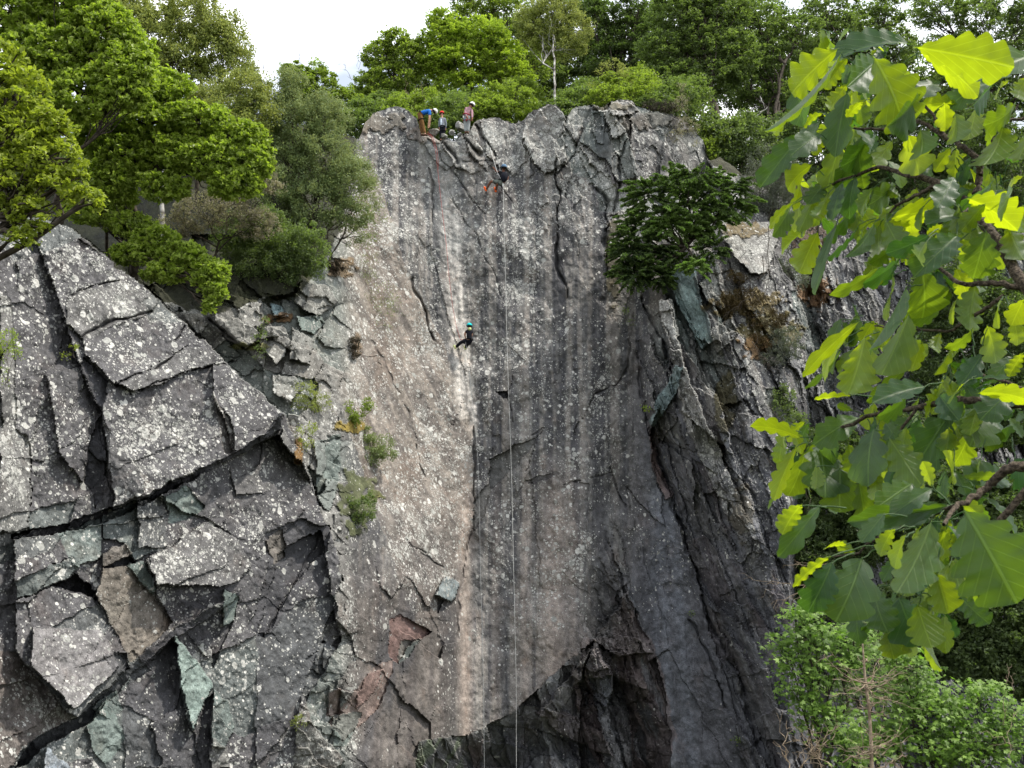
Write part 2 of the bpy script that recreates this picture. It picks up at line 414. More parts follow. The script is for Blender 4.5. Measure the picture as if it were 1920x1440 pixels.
# colour per plate
mixin(near * (a1 > 0.80), 'G', 0.35)
mixin(lr * (a2 > 0.66) * ss(-V, -900, -600), 'G', 0.7)
mixin(lr * (b2 > 0.8) * ss(V, 700, 900), 'Rr', 0.25)
mixin(lr * (bs_ > .62), (0.20, 0.205, 0.215), 0.55); mixin(lr * (b3 > 0.6), 'L', 0.45); mixin(lr * (a3 < 0.2), 'K', 0.35)
mixin(ub * (a4 > 0.72), 'G', 0.5); mixin(ub * (b4 > 0.75), 'L', 0.4)
mixin(terr, 'L', 0.8); mixin(terr * (a6 > 0.6), 'G', 0.5)
lich = np.where(terr > 0.5, 0.34, lich)
strata = vn(rot(U, V, 69)[1] / 5, rot(U, V, 69)[0] / 130, 70)
Y = Y + lr * 0.07 * strata
mixin(lr * ss(strata, 0.1, 0.4), 'L', 0.3)

# traced facets: (points, offset m, tilt u, tilt v per 100 px, colour, mix, lichen or None)
FA = [
 # left crag, great lichened slab above the dark ledge
 ([(60, 408), (130, 428), (265, 532), (380, 640), (530, 775), (500, 812), (440, 848), (370, 883), (300, 918), (215, 955), (205, 880), (190, 775), (150, 690), (110, 560)], -.7, .1, -.35, 'P', .3, .62),
 ([(135, 552), (222, 528), (300, 560), (280, 586), (155, 634), (120, 600)], -.15, 0, -.25, 'L', .35, .6),
 ([(280, 586), (400, 665), (357, 646), (215, 722), (160, 660), (155, 634)], -.25, .1, -.3, 'P', .3, .62),
 ([(357, 646), (400, 665), (395, 681), (250, 736), (216, 722)], -.4, .1, -.3, 'L', .2, .45),
 ([(395, 681), (430, 684), (530, 775), (500, 812), (440, 848), (400, 740), (398, 700)], -.35, .7, -.2, 'P', .25, .5),
 ([(398, 730), (430, 790), (445, 848), (425, 850), (405, 790)], .35, 2.2, 0, 'B', .4, .3),
 ([(0, 440), (60, 430), (110, 560), (150, 690), (85, 700), (60, 820), (55, 990), (0, 1000)], .0, .7, -.2, 'P', .5, .5),
 ([(-170, 500), (20, 560), (30, 800), (62, 830), (55, 1000), (-170, 1100)], -.3, .7, 0, 'L', .4, .8),
 ([(85, 700), (150, 685), (190, 770), (162, 830), (160, 905), (110, 850)], -.2, .7, -.2, 'P', .5, .5),
 ([(160, 668), (205, 720), (190, 772), (150, 690)], .5, .5, 0, 'D', .8, .1),
 ([(190, 778), (204, 800), (200, 900), (180, 955), (162, 905), (165, 840), (178, 795)], .5, -1.2, 0, 'D', .8, .15),
 ([(192, 785), (215, 820), (275, 900), (262, 935), (215, 955), (200, 900)], -.1, -1.6, .2, 'L', .2, .5),
 ([(360, 585 + 30), (385, 640), (372, 640)], .3, 0, 0, 'K', .6, .1),
 # the dark ledge, its recess shadow put into the colour
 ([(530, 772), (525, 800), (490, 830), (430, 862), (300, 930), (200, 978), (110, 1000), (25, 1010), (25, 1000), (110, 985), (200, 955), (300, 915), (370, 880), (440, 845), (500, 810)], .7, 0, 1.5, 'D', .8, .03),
 ([(530, 800), (560, 850), (592, 905), (575, 900), (520, 830)], -.3, 1.5, 0, 'L', .5, .5),
 # below the ledge
 ([(300, 930), (430, 866), (520, 812), (590, 905), (602, 950), (500, 990), (480, 1010), (440, 1008), (385, 968), (340, 960)], .3, .5, -.3, 'P', .3, .5),
 ([(430, 866), (520, 812), (585, 905), (480, 925), (440, 930)], .15, .4, -.5, 'L', .15, .4),
 ([(308, 930), (350, 912), (385, 950), (350, 972), (318, 985)], .1, .6, .2, 'G', .85, .08),
 ([(28, 1006), (82, 990), (132, 1043), (86, 1066), (28, 1092)], -.7, .8, -.4, 'P', .5, .5),
 ([(28, 1092), (132, 1045), (152, 1066), (98, 1096), (30, 1124)], -.5, .4, .4, 'G', .4, .3),
 ([(110, 1000), (188, 970), (190, 1040), (148, 1066), (130, 1043)], -.2, -.6, 0, 'G', .6, .15),
 ([(190, 970), (256, 936), (312, 930), (312, 1025), (250, 1050), (232, 1015), (190, 1010)], -.1, .4, -.3, 'G', .45, .3),
 ([(256, 936), (300, 928), (312, 940), (312, 1022), (262, 1030)], -.35, .8, 0, 'P', .7, .5),
 ([(190, 1040), (236, 1018), (246, 1036), (192, 1066)], -.7, .4, .8, 'B', .6, .1),
 ([(190, 1066), (240, 1040), (250, 1052), (235, 1060)], .6, 0, 1, 'K', .7, 0),
 ([(98, 1096), (142, 1075), (182, 1112), (180, 1124), (140, 1108)], 1.8, 0, 1, 'K', .9, 0),
 ([(190, 1068), (236, 1058), (290, 1115), (325, 1166), (268, 1226), (245, 1242), (215, 1180), (182, 1122)], -.1, .9, .2, 'B', .85, .08),
 ([(236, 1056), (270, 1048), (292, 1105), (285, 1115), (262, 1090)], -.35, .8, 0, 'G', .8, .1),
 ([(28, 1126), (100, 1098), (180, 1125), (200, 1150), (235, 1215), (245, 1250), (205, 1290), (165, 1330), (140, 1346), (30, 1226)], -.6, .35, -.35, 'P', .5, .45),
 ([(60, 1180), (190, 1180), (225, 1250), (140, 1330), (60, 1250)], -.7, .3, -.3, (0.19, 0.18, 0.18), .8, .35),
 ([(195, 1230), (235, 1222), (245, 1255), (215, 1265)], .4, 1.5, 0, 'D', .6, .2),
 ([(-60, 1200), (28, 1226), (140, 1346), (60, 1386), (20, 1440), (-60, 1500)], -.2, .5, -.2, (0.12, 0.10, 0.09), .8, .62),
 ([(25, 1440), (60, 1388), (140, 1346), (250, 1242), (330, 1176), (452, 1108), (448, 1122), (335, 1192), (255, 1262), (165, 1358), (100, 1390), (50, 1435)], .5, 0, 1.2, 'D', .7, .02),  # second ledge strip, recess shadow in the colour as well
 ([(275, 1046), (310, 1030), (385, 975), (440, 1010), (472, 1056), (446, 1090), (410, 1101), (295, 1096)], -.6, .6, -.4, 'L', .2, .65),
 ([(295, 1096), (410, 1100), (352, 1146), (322, 1166), (290, 1130)], -.1, .2, .6, 'D', .5, .5),
 ([(385, 1120), (420, 1100), (450, 1125), (440, 1160), (400, 1250), (395, 1200), (350, 1200), (345, 1150)], .2, .3, .3, 'K', .5, .1),
 ([(420, 1102), (450, 1124), (438, 1165), (415, 1180)], -.2, .9, 0, 'G', .8, .05),
 ([(330, 1190), (356, 1220), (400, 1280), (386, 1310), (360, 1372), (350, 1340), (340, 1280)], -.8, .8, .2, (0.215, 0.27, 0.245), .9, .03),
 ([(250, 1262), (330, 1190), (342, 1280), (362, 1378), (380, 1440), (235, 1440), (228, 1330)], .3, .2, -.2, 'D', .7, .12),
 ([(400, 1290), (432, 1320), (440, 1370), (420, 1400), (395, 1400)], -.6, .8, .2, 'G', .55, .2),
 ([(385, 1310), (400, 1300), (396, 1440), (362, 1440)], .4, .2, -.2, 'K', .6, .15),
 ([(500, 1000), (560, 975), (620, 985), (612, 1030), (560, 1080), (492, 1200), (466, 1182), (500, 1062)], .6, .4, .2, 'D', .7, .06),
 ([(520, 1040), (600, 990), (640, 1200), (560, 1340), (480, 1440), (480, 1200)], .5, .4, -.2, 'D', .75, .22),
 ([(500, 1010), (530, 992), (538, 1040), (512, 1060)], .1, 1.4, 0, 'B', .6, .1),
 ([(160, 1360), (200, 1312), (236, 1385), (200, 1440), (172, 1400)], -.2, .7, .2, 'G', .75, .08),
 ([(170, 1330), (215, 1290), (230, 1330), (205, 1350)], -.1, .6, .2, 'G', .6, .1),
 ([(90, 1404), (132, 1440), (150, 1500), (70, 1500)], -.9, 1.6, .2, (0.30, 0.34, 0.38), .8, .05),
 ([(400, 1385), (425, 1400), (432, 1440), (395, 1440)], -.3, .5, .2, 'L', .5, .7),
 # terrace blocks between the crag and the rib
 ([(268, 528), (285, 524), (335, 572), (322, 584)], -.6, .4, 0, 'L', .6, .35),
 ([(335, 570), (358, 566), (390, 600), (375, 628), (345, 600)], -.3, .6, -.3, 'L', .7, .2),
 ([(398, 560), (420, 545), (492, 568), (496, 600), (478, 640), (458, 652), (402, 600)], -.9, .6, -.3, 'L', .8, .3),
 ([(510, 566), (530, 575), (532, 598), (512, 590)], -.4, .5, 0, (0.22, 0.30, 0.32), .9, .1),
 ([(548, 562), (570, 525), (620, 535), (632, 562), (600, 590), (570, 580)], -1.2, .6, .3, 'L', .75, .35),
 ([(555, 590), (600, 588), (610, 606), (590, 625), (565, 620)], -.7, .5, .6, 'G', .8, .15),
 ([(495, 614), (530, 612), (545, 645), (520, 685), (488, 650)], -.8, .6, -.2, 'L', .85, .25),
 ([(545, 615), (590, 640), (580, 680), (540, 672)], -.8, .6, -.2, 'L', .8, .25),
 ([(515, 700), (550, 705), (565, 730), (540, 760), (515, 735)], -.5, .6, -.2, 'L', .8, .4),
 ([(590, 830), (640, 815), (640, 880), (620, 960), (600, 940)], -.3, .4, 0, 'G', .5, .15),
 # broken red blocks lower centre
 ([(730, 1162), (752, 1152), (808, 1186), (775, 1205), (746, 1246), (728, 1226)], .9, .6, .8, 'Rr', .75, .03),
 ([(752, 1205), (785, 1200), (770, 1230), (748, 1245)], .5, .6, .4, 'G', .5, .03),
 ([(700, 1252), (735, 1236), (738, 1262), (712, 1318), (690, 1344), (640, 1392), (618, 1352), (660, 1300)], .4, .5, .6, (0.22, 0.17, 0.15), .8, .04),
 ([(690, 1262), (722, 1258), (700, 1300), (670, 1330), (668, 1310)], -.2, .7, .4, 'Rr', .6, .04),
 ([(618, 1300), (640, 1290), (640, 1350), (612, 1340)], .2, .8, .2, 'Rr', .6, .04),
 ([(625, 1340), (680, 1335), (650, 1400), (622, 1400)], -.1, .8, .2, 'G', .6, .04),
 ([(815, 1112), (838, 1082), (864, 1092), (850, 1126)], -.9, .8, .5, (0.20, 0.24, 0.25), .85, .15),
 ([(816, 1116), (836, 1124), (820, 1150)], .5, 0, 1, 'K', .7, 0),
 # scars on the main wall
 ([(918, 862), (960, 838), (1002, 820), (978, 868), (940, 900), (919, 922)], .75, -.5, .2, (0.115, 0.115, 0.11), .9, .0),
 ([(919, 905), (918, 930), (905, 975), (886, 1000), (890, 940)], .5, -.5, .2, (0.15, 0.145, 0.135), .9, .0),
 ([(932, 735), (950, 732), (958, 744), (944, 746)], .7, 0, 1, 'K', .9, 0),
 ([(870, 1000), (905, 985), (912, 1100), (870, 1160), (862, 1090)], 0, 0, 0, 'L', .2, .05),
 ([(985, 905), (1040, 882), (1050, 888), (1000, 910)], .25, 0, 1, 'D', .5, .0),
 ([(1075, 900), (1110, 905), (1100, 1000), (1080, 980)], .15, 0, 0, 'P', .4, .1),
 # right hand rib of tall pale and green slabs
 ([(1235, 565), (1262, 560), (1282, 690), (1330, 800), (1400, 960), (1430, 1040), (1410, 1060), (1340, 920), (1290, 800), (1262, 700)], -1.6, 1.5, .1, 'L', .75, .6),
 ([(1235, 590), (1275, 670), (1282, 705), (1260, 715), (1240, 650)], -.5, 2.0, .4, 'D', .6, .05),
 ([(1195, 640), (1215, 625), (1255, 700), (1270, 790), (1240, 830), (1205, 760)], -.5, .8, 0, 'P', .6, .3),
 ([(1252, 505), (1300, 500), (1338, 640), (1318, 660), (1275, 580)], -.8, .6, 0, (0.22, 0.29, 0.28), .9, .05),
 ([(1300, 520), (1330, 510), (1350, 640), (1330, 640)], -.4, -.6, 0, 'K', .6, .05),
 ([(1310, 530), (1345, 490), (1372, 560), (1350, 580), (1325, 560)], -1.1, .4, 0, 'L', .5, .75),
 ([(1352, 428), (1420, 415), (1470, 420), (1440, 510), (1405, 512), (1370, 470)], -1.2, .3, -.2, 'L', .8, .65),
 ([(1262, 688), (1280, 690), (1268, 730), (1225, 800), (1215, 790)], -.4, .8, 0, (0.21, 0.27, 0.27), .9, .03),
 ([(1215, 800), (1240, 880), (1260, 930), (1245, 940), (1222, 870)], -.5, .8, .2, 'Rr', .6, .05),
 ([(1330, 620), (1375, 590), (1386, 625), (1345, 665)], -.8, .4, .5, 'L', .7, .4),
 ([(1328, 300), (1350, 296), (1384, 318), (1396, 372), (1380, 386), (1340, 330)], -2.2, .6, -.3, 'L', .7, .75),
 # top of the wall, big rough block and leaning flakes
 ([(1085, 262), (1110, 212), (1150, 206), (1178, 262), (1200, 330), (1165, 345), (1130, 300)], -.8, -.6, .1, 'G', .45, .3),
 ([(1112, 215), (1130, 218), (1168, 340), (1150, 345), (1118, 280)], -.3, -2.5, 0, 'D', .5, .1),
 ([(1130, 208), (1168, 204), (1176, 245), (1150, 260)], -1.0, .2, -.2, 'L', .6, .75),
 ([(1180, 212), (1260, 215), (1318, 270), (1325, 320), (1200, 345), (1182, 290)], -.6, .7, -.1, 'P', .4, .5),
 ([(1142, 190), (1180, 188), (1196, 208), (1180, 216), (1145, 214)], -1.2, .2, -.3, 'L', .5, .3),
 ([(905, 226), (966, 236), (990, 300), (960, 330), (912, 290)], -.35, .3, -.1, 'L', .35, .7),
 ([(985, 224), (1034, 196), (1062, 224), (1060, 300), (1020, 330), (980, 270)], -.7, .5, -.1, 'L', .45, .7),
 ([(790, 252), (822, 262), (858, 300), (838, 318), (812, 300)], -.3, .3, 0, (0.25, 0.255, 0.245), .8, .2),
 ([(826, 262), (852, 264), (905, 320), (880, 330), (852, 310)], -.45, .9, -.1, 'L', .5, .4),
 ([(868, 250), (890, 262), (922, 300), (912, 320), (880, 286)], -.5, 1.4, -.1, 'L', .45, .45),
]
fc = 0
for pts, off, gu, gv, k, am, lc in FA:
    m = inpoly(Uw, Vw, pts)
    cx = sum(p[0] for p in pts) / len(pts); cy = sum(p[1] for p in pts) / len(pts)
    if cy < 340: off, gu = off * .55, gu * .6
    Y = np.where(m, Y + (off if off < 0 else off * .6) * .8 + gu * .8 * (U - cx) / 100 + gv * .8 * (V - cy) / 100, Y)
    mixin(m.astype(float), k, am)
    if lc is not None: lich = np.where(m, lc + 0.3 * fbm(U / 40, V / 40, 80, 2), lich)

# the cave and its overhang
cave = inpoly(Uw, Vw, [(785, 1388), (850, 1382), (885, 1374), (940, 1350), (1000, 1302), (1060, 1242), (1112, 1200), (1150, 1150), (1182, 1100), (1196, 1150),
                       (1240, 1250), (1262, 1340), (1275, 1510), (765, 1510)])
Uc = U + 10 * fbm(U / 22, V / 22, 94, 3)
e = linedist(Uc, V, [(785, 1388), (850, 1382), (885, 1374), (940, 1350), (1000, 1302), (1060, 1242), (1112, 1200), (1150, 1150), (1182, 1100)])
fcv, ecv, acv, bcv = fract(Uw, Vw, 80, 150, 30, 91)
fcw, ecw, acw, bcw = fract(Uw, Vw, 72, 60, 13, 92)
hz = fract(Uw, Vw, 14, 130, 42, 93)[0]
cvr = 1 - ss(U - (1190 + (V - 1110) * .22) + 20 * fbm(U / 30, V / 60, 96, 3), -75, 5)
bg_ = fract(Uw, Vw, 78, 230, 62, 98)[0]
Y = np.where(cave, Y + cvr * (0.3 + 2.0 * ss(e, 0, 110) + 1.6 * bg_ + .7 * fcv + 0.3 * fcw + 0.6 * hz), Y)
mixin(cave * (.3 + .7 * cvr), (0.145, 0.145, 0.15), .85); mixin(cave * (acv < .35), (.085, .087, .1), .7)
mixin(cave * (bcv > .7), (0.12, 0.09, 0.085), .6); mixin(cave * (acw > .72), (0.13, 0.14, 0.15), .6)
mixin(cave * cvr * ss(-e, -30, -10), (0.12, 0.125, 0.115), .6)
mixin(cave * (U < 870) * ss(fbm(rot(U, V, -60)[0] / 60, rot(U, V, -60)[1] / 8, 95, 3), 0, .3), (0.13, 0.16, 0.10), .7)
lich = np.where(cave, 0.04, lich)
for pts in ([(1090, 1195), (1150, 1200), (1205, 1260), (1215, 1290), (1150, 1270), (1085, 1268)], [(1000, 1335), (1060, 1330), (1130, 1372), (1150, 1420), (1060, 1380)]):
    m = inpoly(Uw, Vw, pts); cy = sum(p[1] for p in pts) / len(pts)
    Y = np.where(m, Y - .6 - .5 * (V - cy) / 60, Y); mixin(m.astype(float), (0.135, 0.11, 0.105), .5)
m = inpoly(Uw, Vw, [(1112, 1200), (1180, 1105), (1192, 1180), (1225, 1225), (1160, 1235)])
Y = np.where(m, Y - 1.0, Y); mixin(m.astype(float), (0.13, 0.115, 0.11), .5)
m = inpoly(Uw, Vw, [(1020, 1330), (1050, 1290), (1108, 1215), (1085, 1280), (1040, 1342)])
Y = np.where(m, Y - .9, Y); mixin(m.astype(float), 'L', .35)

# cracks
CR = [([(135, 552), (180, 532), (225, 528)], 2.2, .5), ([(155, 634), (215, 602), (282, 585)], 2.5, .7), ([(215, 722), (290, 690), (357, 646)], 2.2, .6),
      ([(245, 738), (320, 705), (395, 682), (440, 680)], 3.0, .9), ([(392, 602), (440, 640), (460, 652)], 2.5, .8), ([(330, 640), (350, 612)], 2, .5),
      ([(1045, 300), (1040, 330), (1050, 360), (1046, 400), (1050, 430), (1042, 470), (1052, 520), (1062, 560)], 3, .9),
      ([(1110, 345), (1135, 380), (1140, 450), (1138, 520)], 4, 1.0), ([(1088, 240), (1080, 290), (1060, 310), (1042, 330)], 2.5, .7),
      ([(1180, 230), (1160, 330), (1150, 400)], 3, .8), ([(1180, 640), (1178, 690), (1155, 720), (1110, 742), (1098, 770), (1082, 790), (1078, 820)], 1.8, .4),
      ([(1145, 880), (1160, 930), (1172, 950)], 2.5, .5), ([(1060, 905), (1150, 890)], 1.8, .3), ([(865, 300), (930, 300)], 1.2, .2),
      ([(805, 310), (812, 350), (812, 420)], 2, .4), ([(770, 520), (800, 600), (812, 640)], 2.5, .6), ([(958, 700), (955, 740), (960, 790)], 1.6, .3),
      ([(1000, 820), (1020, 800), (985, 880)], 1.5, .3), ([(800, 262), (860, 340), (905, 400)], 1.6, .3), ([(846, 372), (905, 470), (940, 560)], 1.3, .2),
      ([(906, 300), (960, 380)], 1.4, .25), ([(890, 232), (925, 290)], 3, .8), ([(822, 262), (850, 292), (856, 305)], 3, .8), ([(868, 254), (895, 288)], 3.5, 1.0),
      ([(1196, 640), (1212, 780), (1232, 860), (1262, 940), (1300, 1060), (1330, 1160), (1390, 1270), (1420, 1440)], 5, 1.1),
      ([(1205, 560), (1240, 640), (1262, 700)], 4, 1.0), ([(1295, 1160), (1330, 1240), (1360, 1330)], 3, .7), ([(640, 820), (600, 830)], 2, .5),
      ([(790, 1040), (830, 1065)], 2, .5), ([(760, 1010), (800, 1040)], 2, .5), ([(492, 1200), (560, 1080), (600, 1000)], 2, .3),
      ([(890, 800), (893, 880), (884, 1000), (866, 1090), (858, 1200)], 2.2, .45), ([(650, 1260), (615, 1400)], 2.5, .5), ([(700, 640), (760, 760), (800, 900)], 2, .35)]
for pts, wd, dp in CR:
    d = linedist(U + 9 * fbm(U / 34, V / 34, 140, 3), V + 9 * fbm(U / 34, V / 34, 141, 3), pts); g = np.exp(-(d / (wd * np.clip(.7 + 1.6 * fbm(U / 25, V / 25, 142, 2), .12, 1.6))) ** 2)
    Y = Y + dp * .4 * g; mixin(g, 'K', .35); lich = lich * (1 - .9 * g)

# moss and dead turf on ledges
for (cx, cy, rx, ry, k) in ((525, 595, 30, 10, (0.16, 0.085, 0.03)), (1400, 570, 75, 26, (0.12, 0.09, 0.03)), (1440, 620, 60, 34, (0.10, 0.085, 0.03)), (1420, 650, 40, 20, (0.14, 0.08, 0.03)), (1400, 430, 40, 16, (0.11, 0.08, .03)),
                            (1530, 545, 36, 30, (0.15, 0.08, 0.03)), (1520, 470, 30, 50, (0.08, 0.05, 0.03)), (660, 800, 26, 12, (0.22, 0.16, 0.02)), (700, 930, 20, 10, (0.10, 0.11, 0.03)), (1360, 760, 18, 60, (0.08, 0.07, .03)),
                            (470, 650, 40, 8, (0.12, 0.12, 0.03)), (640, 500, 26, 20, (0.16, 0.11, 0.06)), (668, 650, 12, 26, (0.14, 0.10, .06)), (560, 850, 8, 34, (0.20, 0.11, 0.03)), (1150, 200, 40, 8, (0.14, 0.12, .05)),
                            (700, 230, 60, 20, (0.20, .17, .12)), (800, 250, 40, 16, (0.30, .23, .18)), (1230, 225, 70, 18, (0.09, .075, .05)), (670, 940, 34, 60, (0.07, .08, .03)), (1150, 480, 14, 80, (0.08, .07, .04)), (1390, 960, 20, 60, (0.10, .08, .03))):
    q = ((U - cx) / rx) ** 2 + ((V - cy) / ry) ** 2 + 1.5 * fbm(U / 12, V / 12, 97, 3)
    m = ss(-q, -1.1, -.7)
    Y = Y - 0.12 * m; mixin(m, k, .4 if cy < 260 else .85); lich = lich * (1 - .85 * m)
mixin(wood, (0.026, 0.028, 0.012), .97); lich = np.where(wood > .5, 0, lich)
mixin(rw, (0.04, 0.04, 0.02), .95); lich = np.where(rw > .5, 0, lich)
mixin((1 - near) * ss(U + .35 * (V - 900), 1200, 1300) * ss(V, 700, 950) * (1 - cave), (0.085, 0.088, 0.102), .5); lich = lich * (1 - .7 * (1 - near) * ss(U, 1200, 1300) * ss(V, 850, 1150))  # lower right darkened further, shade of the flank put into the colour
# fine roughness
Y = Y + 0.55 * fbm(U / 90, V / 90, 101, 2) * (1 - .4 * near) + 0.10 * fbm(U / 22, V / 26, 102, 3, .6) + 0.035 * fbm(U / 6, V / 7, 103, 2)
ridged = np.abs(fbm(U / 26, V / 34, 104, 3))
Y = Y - 0.10 * ridged
far = ss(U, 1460, 1520)
Y = Y + far * 0.5 * fract(Uw, Vw, 74, 60, 10, 105)[0]
colr = colr * (1 + 0.5 * fbm(U / 10, V / 12, 110, 3))[..., None]
colr = np.clip(colr, 0.015, 0.9); lich = np.clip(lich * (1 - .18 * near), 0, 0.85)

def Ys(u, v):
    u = np.asarray(u, float); v = np.asarray(v, float)
    j = np.clip(np.round((u - CU[0]) / 2.15).astype(int), 0, len(CU) - 1)
    t = np.clip((v - ru[j]) / (VB - ru[j]), 0, 1)
    return Y[np.clip(np.round(t * (NR - 1)).astype(int), 0, NR - 1), j]

P = W(U, V, Y)
nr, nc = U.shape
idx = np.arange(nr * nc).reshape(nr, nc)
quads = np.stack([idx[:-1, :-1], idx[1:, :-1], idx[1:, 1:], idx[:-1, 1:]], -1).reshape(-1, 4)
qu = U[:-1, :-1].ravel(); qn = near[:-1, :-1].ravel(); qv = V[:-1, :-1].ravel()
right_edge = np.interp(qv, [200, 450, 600, 850, 1050, 1440], [1330, 1200, 1195, 1225, 1290, 1400])
reg = np.where(qn, 0, np.where(qu < right_edge, 1, 2))
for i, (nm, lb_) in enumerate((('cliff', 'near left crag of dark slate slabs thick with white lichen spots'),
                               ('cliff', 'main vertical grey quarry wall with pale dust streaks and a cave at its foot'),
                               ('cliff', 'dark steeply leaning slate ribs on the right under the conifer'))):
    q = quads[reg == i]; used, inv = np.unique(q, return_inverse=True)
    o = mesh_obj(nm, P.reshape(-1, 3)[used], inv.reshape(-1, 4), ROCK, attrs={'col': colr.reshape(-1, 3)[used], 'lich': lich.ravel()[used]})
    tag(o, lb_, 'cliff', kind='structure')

# hill top behind the rim, quarry floor, bank under the camera
def soil_material(name, c1, c2, sc1=3):
    return bark_material(name, c1, c2, sc1)
SOIL = soil_material('leaf_litter', (0.018, 0.022, 0.009), (0.04, 0.045, 0.015))
steps = np.array([0, .25, .6, 1.2, 2.2, 4, 7, 12, 20, 35, 60, 100.])
dz = np.array([0, -.03, -.08, -.12, -.1, .1, .5, 1.2, 2.5, 4.5, 7, 9.])
sel = np.arange(0, nc, 3)
hp = []
for s_, d_ in zip(steps, dz):
    q = P[0, sel].copy(); q[:, 0] *= (1 + s_ / 52); q[:, 1] += s_; q[:, 2] += d_ + (0.25 * vn(sel / 9.0, sel * 0 + s_, 120) if s_ > 1 else 0)
    if s_ > 3: q[:, 2] = q[:, 2] * (1 - min(1, s_ / 12)) + (24.5 + d_) * min(1, s_ / 12)
    hp.append(q)
hp = np.array(hp); a, b = hp.shape[:2]; ii = np.arange(a * b).reshape(a, b)
hq = np.stack([ii[:-1, :-1], ii[:-1, 1:], ii[1:, 1:], ii[1:, :-1]], -1).reshape(-1, 4)
tag(mesh_obj('hill', hp.reshape(-1, 3), hq, SOIL), 'wooded ground on top of the quarry behind the rim', 'hill', kind='structure')
gx = np.concatenate([[-1500, -500, -200], np.arange(-100, 101, 8), [200, 500, 1500]]).astype(float); gy = np.concatenate([[-1500, -400, -100], np.arange(-40, 92, 4), [150, 400, 1500]]).astype(float)
GX, GY = np.meshgrid(gx, gy)
GZ = -8.5 + 6.8 * (1 - ss(GY, 2, 12)) + 0.8 * fbm(GX / 9, GY / 9, 130, 3) * ss(np.hypot(GX, GY), 4, 12)
gi = np.arange(GX.size).reshape(GX.shape)
gq = np.stack([gi[:-1, :-1], gi[:-1, 1:], gi[1:, 1:], gi[1:, :-1]], -1).reshape(-1, 4)
tag(mesh_obj('ground', np.stack([GX, GY, GZ], -1).reshape(-1, 3), gq, SOIL, smooth=True), 'rough overgrown quarry floor', 'ground', kind='structure')

# ------------------------------------------------------------------ vegetation
def tubes(paths, sides=5):
    """paths: list of (points (n,3), radii (n)) -> verts, quads"""
    vs, fs, base = [], [], 0
    ang = np.linspace(0, 2 * math.pi, sides, endpoint=False)
    for pts, rad in paths:
        pts = np.asarray(pts, float); n = len(pts)
        if n < 2: continue
        rad = np.broadcast_to(np.asarray(rad, float), (n,))
        t = np.gradient(pts, axis=0); t /= np.linalg.norm(t, axis=1)[:, None] + 1e-9
        ref = np.where(np.abs(t[:, 2:3]) > 0.9, np.array([[1., 0, 0]]), np.array([[0, 0, 1.]]))
        a = np.cross(t, ref); a /= np.linalg.norm(a, axis=1)[:, None] + 1e-9; b = np.cross(t, a)
        ring = pts[:, None, :] + rad[:, None, None] * (np.cos(ang)[None, :, None] * a[:, None, :] + np.sin(ang)[None, :, None] * b[:, None, :])
        vs.append(ring.reshape(-1, 3))
        i = np.arange(n - 1)[:, None] * sides + np.arange(sides)[None, :]; j = np.arange(n - 1)[:, None] * sides + (np.arange(sides)[None, :] + 1) % sides
        fs.append(np.stack([i, j, j + sides, i + sides], -1).reshape(-1, 4) + base); base += n * sides
    return np.concatenate(vs), np.concatenate(fs)
def wob(p0, p1, n=6, amp=0.12, bend=(0, 0, 0)):
    p0 = np.asarray(p0, float); p1 = np.asarray(p1, float); t = np.linspace(0, 1, n)[:, None]
    L = np.linalg.norm(p1 - p0)
    p = p0 + (p1 - p0) * t + np.array(bend) * L * (t * (1 - t)) * 2
    o = rng.normal(0, amp * L / n, (n, 3)); o[0] = 0; o[-1] = 0
    return p + o
def leaves(cent, size, up=0.7, axis_bias=None, ratio=0.5, tone=None, shape='rhomb'):
    """one folded leaf per centre -> verts, tris, tone"""
    n = len(cent)
    nrm = rng.normal(0, 1, (n, 3)) * (1 - up); nrm[:, 2] += up * (0.6 + 0.8 * rng.random(n))
    nrm /= np.linalg.norm(nrm, axis=1)[:, None] + 1e-9
    ax = rng.normal(0, 1, (n, 3))
    if axis_bias is not None: ax = ax * 0.5 + axis_bias
    ax -= nrm * (ax * nrm).sum(1)[:, None]; ax /= np.linalg.norm(ax, axis=1)[:, None] + 1e-9
    sd_ = np.cross(nrm, ax)
    s = (size * (0.65 + 0.7 * rng.random(n)))[:, None] if np.ndim(size) == 0 else size[:, None]
    wd = s * ratio * (0.8 + .4 * rng.random(n))[:, None]
    p0 = cent - ax * s * .5; p2 = cent + ax * s * .5 - nrm * s * .12
    p1 = cent + sd_ * wd * .5 + nrm * s * .10; p3 = cent - sd_ * wd * .5 + nrm * s * .10
    v = np.stack([p0, p1, p2, p3], 1).reshape(-1, 3)
    k = np.arange(n)[:, None] * 4
    f = np.concatenate([k + np.array([[0, 1, 2]]), k + np.array([[0, 2, 3]])], 0)
    tn = np.repeat(tone if tone is not None else rng.random(n), 4)
    return v, f, tn

